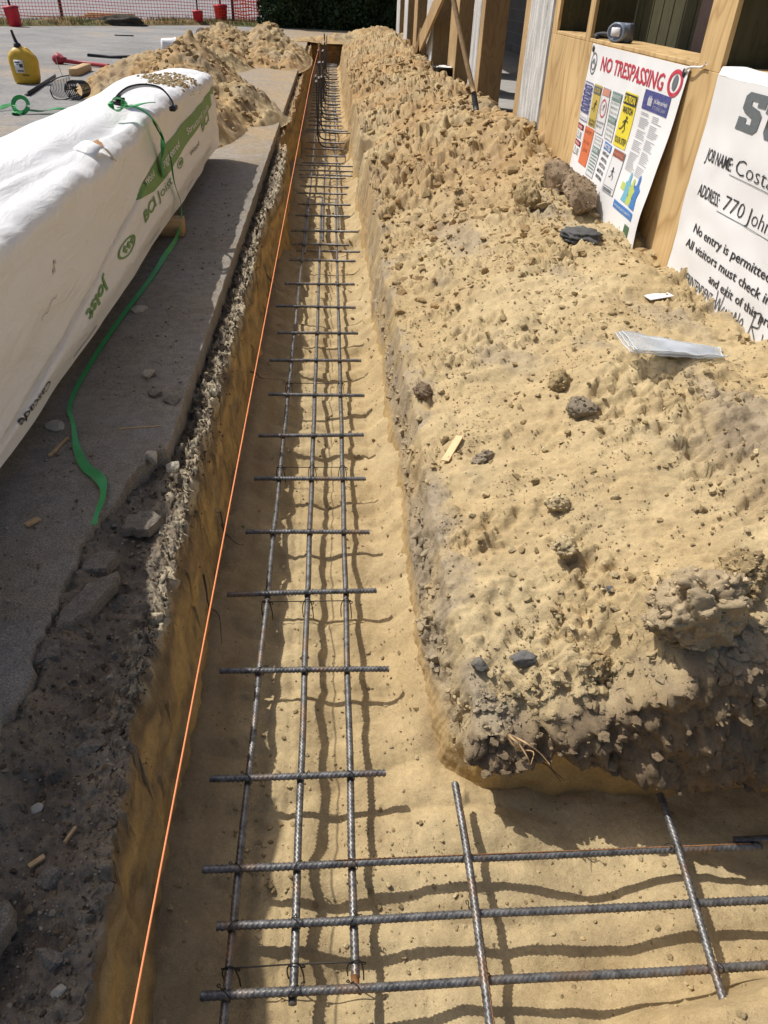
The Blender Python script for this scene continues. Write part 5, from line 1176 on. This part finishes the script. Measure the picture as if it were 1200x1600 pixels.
on1(body(4.66, 1.05, .11, .17), 'law_poster_figure', M['ink_sky']); on1(body(4.58, 1.05, .10, .15), 'law_poster_figure', M['ink_lime']); on1(body(4.50, 1.045, .11, .19), 'law_poster_figure', M['ink_blue'])
panel('law_poster_strip', 4.82, 4.44, .985, 1.03, 'ink_blue', [(tx('WORKPLACE SAFETY', 4.79, 4.47, 1.0, .014), 'ink_white')], None)
panel('green_notice', 4.53, 4.44, .87, .95, 'ink_dkgreen', [(rect(4.52, 4.45, .892, .896, 3), 'ink_white')], None)
# lower row
on1(join2(rect(6.05, 5.87, 1.262, 1.298, 3), rect(6.05, 5.87, 1.152, 1.188, 3)), 'danger_notice', M['ink_black']); on1(join2(ell(5.96, 1.28, .085, .016, 22), ell(5.96, 1.17, .085, .016, 22)), 'danger_notice_oval', M['ink_red'], .005)
on1(join2(tx('DANGER', 6.02, 5.90, 1.273, .014, .02), tx('PELIGRO', 6.02, 5.90, 1.163, .014, .02)), 'danger_notice_words', M['ink_white'], .0065)
tri = lambda y, z: (np.array([(y+.05, z-.025), (y-.03, z-.025), (y+.01, z+.03), (y+.04, z-.02), (y-.02, z-.02), (y+.01, z+.02)]), [(0, 1, 4, 3), (1, 2, 5, 4), (2, 0, 3, 5)])
on1(join2(tri(6.0, 1.225), tri(6.0, 1.115), *[rect(5.955, 5.89, z, z+.006, 3) for z in (1.24, 1.228, 1.216, 1.204, 1.13, 1.118, 1.106, 1.094)]), 'danger_notice_print', M['ink_grey'])
panel('stop_notice', 5.83, 5.62, 1.06, 1.305, 'ink_orange', [(tx('SAFETY', 5.81, 5.64, 1.265, .02), 'ink_brown'), (tx('IS OUR', 5.80, 5.66, 1.20, .02), 'ink_brown'), (tx('JOB', 5.78, 5.68, 1.15, .02), 'ink_brown')], None)
panel('think_notice', 5.57, 5.40, 1.03, 1.285, 'ink_white', [(tx('DO NOT', 5.55, 5.42, 1.258, .013), 'ink_grey'), (tx('START ALONE', 5.555, 5.415, 1.235, .012), 'ink_grey'), (rect(5.56, 5.41, 1.18, 1.22, 3), 'ink_teal')]+[(rect(5.55, 5.42, z, z+.007, 3), 'ink_teal') for z in (1.16, 1.14, 1.12, 1.10, 1.08, 1.06)])
on1(tx('THINK', 5.55, 5.42, 1.19, .022, .02), 'think_notice_words', M['ink_white'], .0085)
panel('notice_panel', 5.35, 5.15, 1.235, 1.28, 'ink_blue', [(tx('NOTICE', 5.335, 5.165, 1.246, .026, .03), 'ink_white')], None)
on1(join2(*[tx(w_, 5.34, 5.165, z, .02, .03) for w_, z in (('HARD HAT', 1.203), ('AND FALL', 1.167), ('PROTECTION', 1.131), ('MUST BE', 1.095), ('WORN', 1.059))]), 'notice_panel_words', M['ink_black'])
panel('hazard_notice', 5.08, 4.87, 1.03, 1.285, 'ink_white', [(rect(5.075, 4.875, 1.24, 1.28, 3), 'ink_brown'), (fig(4.98, 1.13, .05, -.2), 'ink_black'), (rect(5.06, 4.89, 1.065, 1.068, 3), 'ink_grey')]+[(rect(5.06, 4.91, z, z+.006, 3), 'ink_grey') for z in (1.05, 1.04)])
on1(tx('WARNING', 5.06, 4.89, 1.25, .02, .02), 'hazard_notice_words', M['ink_pink'], .0085)

# sign two: big job board cloth, wrapped tight over the sill
def s2x(y, z):
    y = np.asarray(y, float); z = np.asarray(z, float); return WX-.012-.012*fbm2(y*1.6, z*2.1, 3, 510)*np.clip((1.79-z)*3, 0, 1)-.006*np.abs(perlin2(y*3-z*2, z*2.5, 511))
S2 = thing('job_board', 'large white job information banner covering the plywood at the right', 'sign', (WX, 2.7, .7))
mesh('sheet', mkcloth(s2x, 1.3, 3.965, .60, 1.795, 110, 60), M['white_paper'], S2)
mesh('folded_top', (np.stack([np.repeat([[WX-.013], [WX-.002], [WX+.09]], 40, 1), np.tile(np.linspace(1.3, 3.965, 40), (3, 1)), np.array([[1.795], [1.83], [1.834]])+.004*perlin2(np.tile(np.linspace(1.3, 3.965, 40)*8, (3, 1)), np.zeros((3, 40))+.4, 7)], -1).reshape(-1, 3), quadF(3, 40)), M['white_paper'], S2)
def on2(VF, name, mat, off=.003):
    V, F_ = VF; V = np.asarray(V, float); return mesh(name, (np.stack([s2x(V[:, 0], V[:, 1])-off, V[:, 0], V[:, 1]], 1), F_), mat, S2)
def slab(y0, y1, z0, z1, kind):
    """block letters in a slanted slab style, unit box mapped to the sign"""
    if kind == 'S': pts = [[(0, 0), (.78, 0), (.92, .12), (.92, .50), (.78, .60), (.38, .68), (.36, .80), (.62, .80), (.62, .68), (.95, .68), (.95, 1), (.18, 1), (.04, .88), (.04, .56), (.18, .46), (.56, .36), (.58, .20), (.34, .20), (.34, .34), (0, .34)]]
    else: pts = [[(.2, 1), (.56, 1), (.56, .76), (.86, .76), (.86, .56), (.56, .56), (.56, .24), (.86, .24), (.86, 0), (.34, 0), (.2, .14), (.2, .56), (.02, .56), (.02, .76), (.2, .76)]]
    V = []; F_ = []
    for p in pts:
        n = len(V); p = [(u+.10*v, v) for u, v in p]; V += [(y0+(y1-y0)*u, z0+(z1-z0)*v) for u, v in p]; F_.append(tuple(range(n, n+len(p))))
    return np.array(V), F_
def tri_mesh(VF):
    import mathutils.geometry as mg
    V, F_ = VF; out = []
    for f in F_:
        for t in mg.tessellate_polygon([[Vector((V[i][0], V[i][1], 0)) for i in f]]): out.append(tuple(f[i] for i in t))
    return V, out
on2(tri_mesh(slab(3.655, 3.435, 1.610, 1.765, 'S')), 'heading_letter', M['ink_grey']); on2(tri_mesh(slab(3.435, 3.235, 1.610, 1.775, 't')), 'heading_letter', M['ink_grey'])
T2 = [('JOB NAME:', 3.862, 3.570, 1.440, .055, .008), ('Costa Urban', 3.535, 2.75, 1.440, .066, -.012), ('ADDRESS:', 3.835, 3.580, 1.280, .055, .008), ('770 John Sims', 3.535, 2.80, 1.280, .066, -.012),
      ('No entry is permitted without Sta', 3.765, 2.52, 1.115, .042, .012), ('All visitors must check in with site superintendent', 3.800, 2.02, 1.035, .042, .012), ('and exit of this property', 3.460, 2.66, .955, .042, .012), ('SUPERINTENDENT:', 3.785, 3.36, .878, .045, .006)]
for s_, y0, y1, z, h, b in T2:
    for q in line(s_, (y0, z), (y1, z), h, b): on2(q, 'lettering', M['ink_black'])
on2(join2(rect(3.575, 1.6, 1.425, 1.428, 16), rect(3.575, 1.6, 1.262, 1.265, 16)), 'rule', M['ink_grey'])
def stroke(P, w=.006): 
    P = spline(P, 5)[:, :2]; T = np.gradient(P, axis=0); T /= np.linalg.norm(T, axis=1)[:, None]+1e-9; n = np.c_[-T[:, 1], T[:, 0]]*w/2; return np.stack([P-n, P+n], 1).reshape(-1, 2), [(2*i, 2*i+2, 2*i+3, 2*i+1) for i in range(len(P)-1)]
hw = []
for P in ([(3.335, .955), (3.315, .87), (3.295, .93), (3.275, .87), (3.26, 1.0)], [(3.235, .91), (3.255, .875), (3.225, .865), (3.215, .905), (3.205, .86)], [(3.195, .91), (3.18, .87)], [(3.165, .91), (3.19, .81)], [(3.145, .85), (3.14, .92), (3.11, .85), (3.105, .93)], [(3.085, .88), (3.06, .89), (3.07, .915), (3.09, .89), (3.075, .855), (3.045, .865)], [(2.985, .98), (2.995, .86)], [(3.0, .97), (2.94, .985), (2.93, .93), (2.985, .915)], [(2.985, .915), (2.93, .87)], [(2.88, .92), (2.86, .86), (2.82, .93)]):
    hw.append(stroke([(a, b, 0) for a, b in P]))
on2(join2(*hw), 'handwriting', M['ink_black'])

# ================================================================== THINGS LYING ON THE BANK
def bz(x, y): return float(bankF(x, y)[0])
def lump(name, label, cat, x, y, s, seed, mat, col, sub=4, rough=.4, facet=0., rz=0, dz=.3, freq=1.3, group=None):
    VF = rock((x, y, bz(x, y)+s[2]*dz), s, seed, sub, rough, facet, rz, freq); V = VF[0]
    c = cmix(np.broadcast_to(np.array(col, float), V.shape), np.array(col)*.6, np.clip(fbm3(V[:, 0]*14, V[:, 1]*14, V[:, 2]*14, 3, seed), 0, .8))
    return mesh(name, VF, M[mat], col=c, label=label, cat=cat, group=group)
RK = np.array((.34, .255, .17))
lump('soil_block', 'largest brown earth block leaning on the warning banner', 'earth block', 1.74, 5.78, (.14, .24, .20), 3, 'clod', RK, 4, .22, 1., .3, .45)
lump('soil_block', 'brown earth block in front of the largest one, near the banner foot', 'earth block', 1.70, 5.10, (.135, .20, .17), 14, 'clod', RK*1.0, 4, .2, 1., -.2, .5)
lump('soil_block', 'tan upright earth block standing alone left of the banner', 'earth block', 1.40, 5.36, (.085, .17, .15), 25, 'clod', GOLD*.9, 4, .3, .8, .2, .5)
lump('plastic_scrap', 'crumpled dark plastic scrap half buried below the earth blocks', 'plastic scrap', 1.52, 4.44, (.13, .13, .04), 36, 'clod', (.12, .12, .12), 3, .5, .2, .3, .2, 2.)
lump('soil_clod', 'big overhanging lump of earth at the right end of the bank face', 'earth clod', 1.02, 1.39, (.175, .13, .135), 47, 'clod', GREY*.6+GOLD*.45, 4, .5, .5, .3, -.05, 2.3)
lump('soil_clod', 'crumbly lump tucked left of the big overhanging lump', 'earth clod', .80, 1.42, (.06, .05, .05), 48, 'clod', GOLD*.85, 4, .5, .2, .3, .2, 2.2)
lump('soil_clod', 'crumbly lump at the right edge above the big overhanging lump', 'earth clod', 1.20, 1.52, (.09, .07, .06), 49, 'clod', GOLD*.8, 4, .5, .2, .8, .2, 2.4)
lump('soil_clod', 'round brown clod hollowed beneath, high on the trench side of the bank', 'earth clod', .44, 3.13, (.05, .06, .045), 58, 'clod', RK*.7, 3, .4, .3, 0, .35)
lump('soil_clod', 'twin crumbly clod below the clear plastic sheet', 'earth clod', 1.0, 2.80, (.05, .06, .05), 61, 'clod', GOLD*.8, 3, .5, .2, .4, .4, 1.8)
lump('soil_clod', 'grey clod just below the twin crumbly clod on the bank', 'earth clod', 1.03, 2.56, (.065, .075, .05), 62, 'clod', GREY*.85, 3, .5, .3, .9, .3, 1.6)
lump('soil_clod', 'flat tan clod pair midway up the bank', 'earth clod', .80, 2.02, (.05, .045, .03), 63, 'clod', PALE, 3, .4, .3, .5, .4)
lump('soil_clod', 'crumbling tan clod cluster low on the middle of the bank', 'earth clod', .76, 1.78, (.045, .04, .03), 64, 'clod', PALE*.95, 3, .55, .2, .2, .4, 2.)
lump('soil_clod', 'grey clod beside the wood shim', 'earth clod', .62, 2.45, (.05, .035, .03), 65, 'clod', GREY, 3, .5, .3, .3, .3)
lump('asphalt_chunk', 'flat grey asphalt chunk resting near the bank edge', 'asphalt chunk', .59, 1.47, (.052, .034, .018), 66, 'clod', (.17, .165, .16), 3, .25, .8, .3, .5)
lump('asphalt_chunk', 'rounder grey asphalt chunk left of the flat one near the bank corner', 'asphalt chunk', .445, 1.46, (.04, .032, .02), 67, 'clod', (.20, .19, .17), 3, .25, .8, -.3, .4)
lump('asphalt_chunk', 'small dark asphalt chunk on the bank above the overhanging lump', 'asphalt chunk', .86, 1.60, (.018, .02, .014), 68, 'clod', (.12, .12, .13), 2, .25, .8, 0, .4)
GR = []
for o_, n_ in ((q, {'soil_clod': 90, 'soil_block': 160}[q.name.split('.')[0]]) for q in list(COL.objects) if q.name.split('.')[0] in ('soil_clod', 'soil_block')):
    vv = np.array([(v.co[:]) for v in o_.data.vertices])/S+ROOT[o_.name]; r_ = np.random.default_rng(n_+len(o_.name)); big = np.ptp(vv[:, 0]); vv = vv[vv[:, 2] > vv[:, 2].min()+.25*np.ptp(vv[:, 2])]
    kk = r_.choice(len(vv), int(n_*(1 if big < .16 else 4))); cc_ = np.array([o_.data.color_attributes['Col'].data[0].color[:3]]); GR.append((vv[kk], .002+.011*r_.uniform(size=len(kk))**3*min(1, big/.15), np.repeat(np.clip(cc_*1.1, 0, .6), len(kk), 0)*r_.uniform(.85, 1.2, (len(kk), 1))))
put('clod_grit', 'grains and crumbs sticking to the larger clods and earth blocks', GR, M['clod'], 29)
def lay(x, y): 
    e = .03; return np.array((bz(x+e, y)-bz(x-e, y), bz(x, y+e)-bz(x, y-e)))/(2*e)
g = lay(.505, 2.30)
V, F_ = box((0, 0, 0), (.034, .155, .006)); V = rot(rot(rot(V, 'Z', -.55), 'Y', -.35), 'X', .12); solo('wood_shim', 'thin pale wood shim lying on the trench side of the bank', 'wood shim', (V+np.array((.505, 2.56, bz(.505, 2.56)+.02)), F_), M['shim'], smooth=False)
V, F_ = box((0, 0, 0), (.13, .07, .004)); V = rot(rot(V, 'Z', .2), 'Y', -.1); solo('paper_scrap', 'white paper scrap on the sand below the job board', 'paper scrap', (V+np.array((1.665, 3.5, bz(1.665, 3.5)+.022)), F_), M['cap'], smooth=False)
M['film_edge'] = plain('film_edge', (.62, .66, .70), .3)
# clear plastic sheet, propped
Pl = thing('plastic_sheet', 'folded clear plastic sheet propped on the sand below the job board', 'plastic sheet', (1.45, 2.72, bz(1.45, 2.72)))
gx, gy = np.meshgrid(np.linspace(0, 1, 30), np.linspace(0, 1, 14))
z0 = bz(1.55, 2.74)-.02
for k in range(3):
    xx = 1.22+.42*gx+.01*k; yv = 2.68+.20*gy*(1-.35*gx)+.05*gx-.01*k; zz_ = z0+.075-.055*gx+.006*np.sin(gy*9+k)*(.4+gx)+.007*fbm2(gx*4, gy*4, 3, 520+k)+.009*k
    rim = np.stack([xx, yv, zz_], -1); rim = np.concatenate([rim[0], rim[1:, -1], rim[-1, ::-1][1:], rim[::-1, 0][1:]]); mesh('film_edge', tube(rim, .0022, 5), M['film_edge'], Pl)
    mesh('film_layer', (np.stack([xx, yv, zz_], -1).reshape(-1, 3), quadF(14, 30)[:, ::-1]), M['film'], Pl)
rs = np.random.default_rng(40)
for k, (x, y, lab) in enumerate(((.78, 1.33, 'brown dead leaf caught on the bank face'),)):
    V, F_ = blob(0, 0, .012, .024, 3, 14); V = np.c_[V, .004*np.sin(V[:, 0]*200)]; V = rot(V, 'X', .9); solo('dead_leaf', lab, 'leaf', (V+np.array((.72, 1.30, .37)), F_), M['rust'])
# debris on the left edge
def lz(x, y): return float(lipF(x, y)[0])
def chunk(label, x, y, s, seed, rz=0, z=None, mat='asphalt_piece', sub=3, facet=.9, name='asphalt_chunk', cat='asphalt chunk'):
    zz_ = (lz(x, y) if z is None else z)+s[2]*.45; VF = rock((x, y, zz_), s, seed, sub, .22, facet, rz, 1.4); return mesh(name, VF, M[mat], label=label, cat=cat, smooth=False)
def plate(label, poly, z, th, seed, tilt=0.):
    """broken paving plate: outlined slab with a crumbled edge"""
    P = np.array(poly, float); c = P.mean(0); Q = []
    for i in range(len(P)):
        a, b = P[i], P[(i+1) % len(P)]
        for t in np.linspace(0, 1, 6)[:-1]: Q.append(a+(b-a)*t)
    Q = np.array(Q); Q = Q+.006*np.stack([perlin2(Q[:, 0]*40+seed, Q[:, 1]*40, 1), perlin2(Q[:, 0]*40, Q[:, 1]*40+seed, 2)], 1); n = len(Q)
    rings = [(1.06, -th), (1.04, -.016), (1.0, -.005), (.95, 0), (.8, .001), (.6, .002), (.4, .0), (.2, .001)]; V = []
    for s_, dz in rings:
        q = c+(Q-c)*s_; V.append(np.c_[q, z+dz+.004*fbm2(q[:, 0]*40, q[:, 1]*40, 3, seed)+(q[:, 0]-c[0])*tilt])
    V = np.concatenate(V); F_ = [tuple(q[::-1]) for q in quadF(len(rings), n, True).tolist()]+[tuple(range((len(rings)-1)*n, len(rings)*n))]
    return mesh('asphalt_plate', (V, F_), M['asphalt_piece'], label=label, cat='paving piece', smooth=False, group='broken paving plates')
plate('long broken paving plate sunk beside the main crack', [(-.795, 1.50), (-.80, 1.58), (-.75, 1.70), (-.685, 1.76), (-.68, 1.70), (-.72, 1.58)], .574, .04, 1, -.08)
plate('small broken paving plate above the long one at the crack', [(-.79, 1.76), (-.80, 1.82), (-.745, 1.87), (-.70, 1.84), (-.72, 1.77)], .572, .04, 2, .06)
plate('tiny broken paving plate at the lower bend of the crack', [(-.815, 1.38), (-.82, 1.45), (-.775, 1.47), (-.76, 1.41)], .568, .035, 3, 0)
plate('flat broken paving slab at the end of the green strap', [(-.72, 1.98), (-.715, 2.06), (-.64, 2.10), (-.60, 2.06), (-.63, 1.98)], .562, .03, 4, -.1)
plate('broken paving corner cut off by the left edge of view', [(-.72, .66), (-.73, .74), (-.67, .75), (-.645, .71), (-.66, .66)], .562, .04, 5, .05)
chunk('largest black asphalt chunk low on the trench edge', -.625, .83, (.036, .030, .024), 71, .4)
chunk('black asphalt lump below the largest chunk at the trench edge', -.575, .66, (.024, .035, .016), 72, .9)
chunk('rough black asphalt lump on the soil right of the lower crack', -.615, 1.145, (.050, .032, .022), 73, .5)
chunk('pair-sized dark soil lump on the paving near the white stone', -.775, 2.90, (.045, .04, .018), 74, .2, .60)
chunk('dark crumbly lump between the white stone and the saw cut', -.70, 2.84, (.05, .045, .018), 75, .1, .60)
chunk('rounded earth lump at the corner of the saw cut', -.625, 2.40, (.034, .04, .036), 76, .1, None, 'charred' if False else 'stone', 3, .5, 'earth_lump', 'earth lump')
chunk('second earth lump left of the saw cut corner', -.695, 2.39, (.032, .045, .03), 77, .6, .585, 'stone', 3, .5, 'earth_lump', 'earth lump')
for k, (x, y, s, lab) in enumerate(((-.84, 3.09, (.038, .045, .026), 'largest pale concrete bit on the shaded paving'), (-1.12, 2.62, (.040, .055, .018), 'flat tan stone beside the green strap bend'), (-.70, .98, (.018, .022, .014), 'pale pebble with a sharp edge at the lower left'), (-1.06, 3.9, (.05, .06, .02), 'pale stone under the edge of the white bundle'), (-.755, 1.70, (.014, .016, .012), 'light pebble lodged in the crack between plates'), (-.535, .60, (.018, .014, .012), 'tan pebble near the bottom of the trench edge'), (-.62, 1.37, (.010, .012, .010), 'small white pebble on the dark soil'), (-.60, .52, (.016, .02, .012), 'cream pebble lowest on the trench edge'))):
    chunk(lab, x, y, s, 90+k, k*.7, .60 if x < -.8 else None, 'stone', 2, .9, 'stone', 'stone')
for k, (x, y, l, w, a, lab, z) in enumerate(((-1.0, 1.97, .05, .022, .9, 'short pale wood chip on the shaded paving', .606), (-1.055, 2.45, .14, .012, 1.35, 'brown twig lying below the flat stone', .606), (-.605, .92, .04, .006, 1.2, 'thin pale splinter on the dark soil', None), (-.66, .86, .035, .011, .7, 'brown wood chip above the black asphalt chunk', None), (-.78, 2.60, .17, .006, .15, 'thin straw lying across the paving by the dark lump', .606))):
    zz_ = (lz(x, y)+.01) if z is None else z; V, F_ = box((0, 0, 0), (l, w, .008 if k != 4 else .004)); solo('wood_splinter', lab, 'wood splinter', (rot(V, 'Z', a)+np.array((x, y, zz_)), F_), M['chip'], smooth=False)
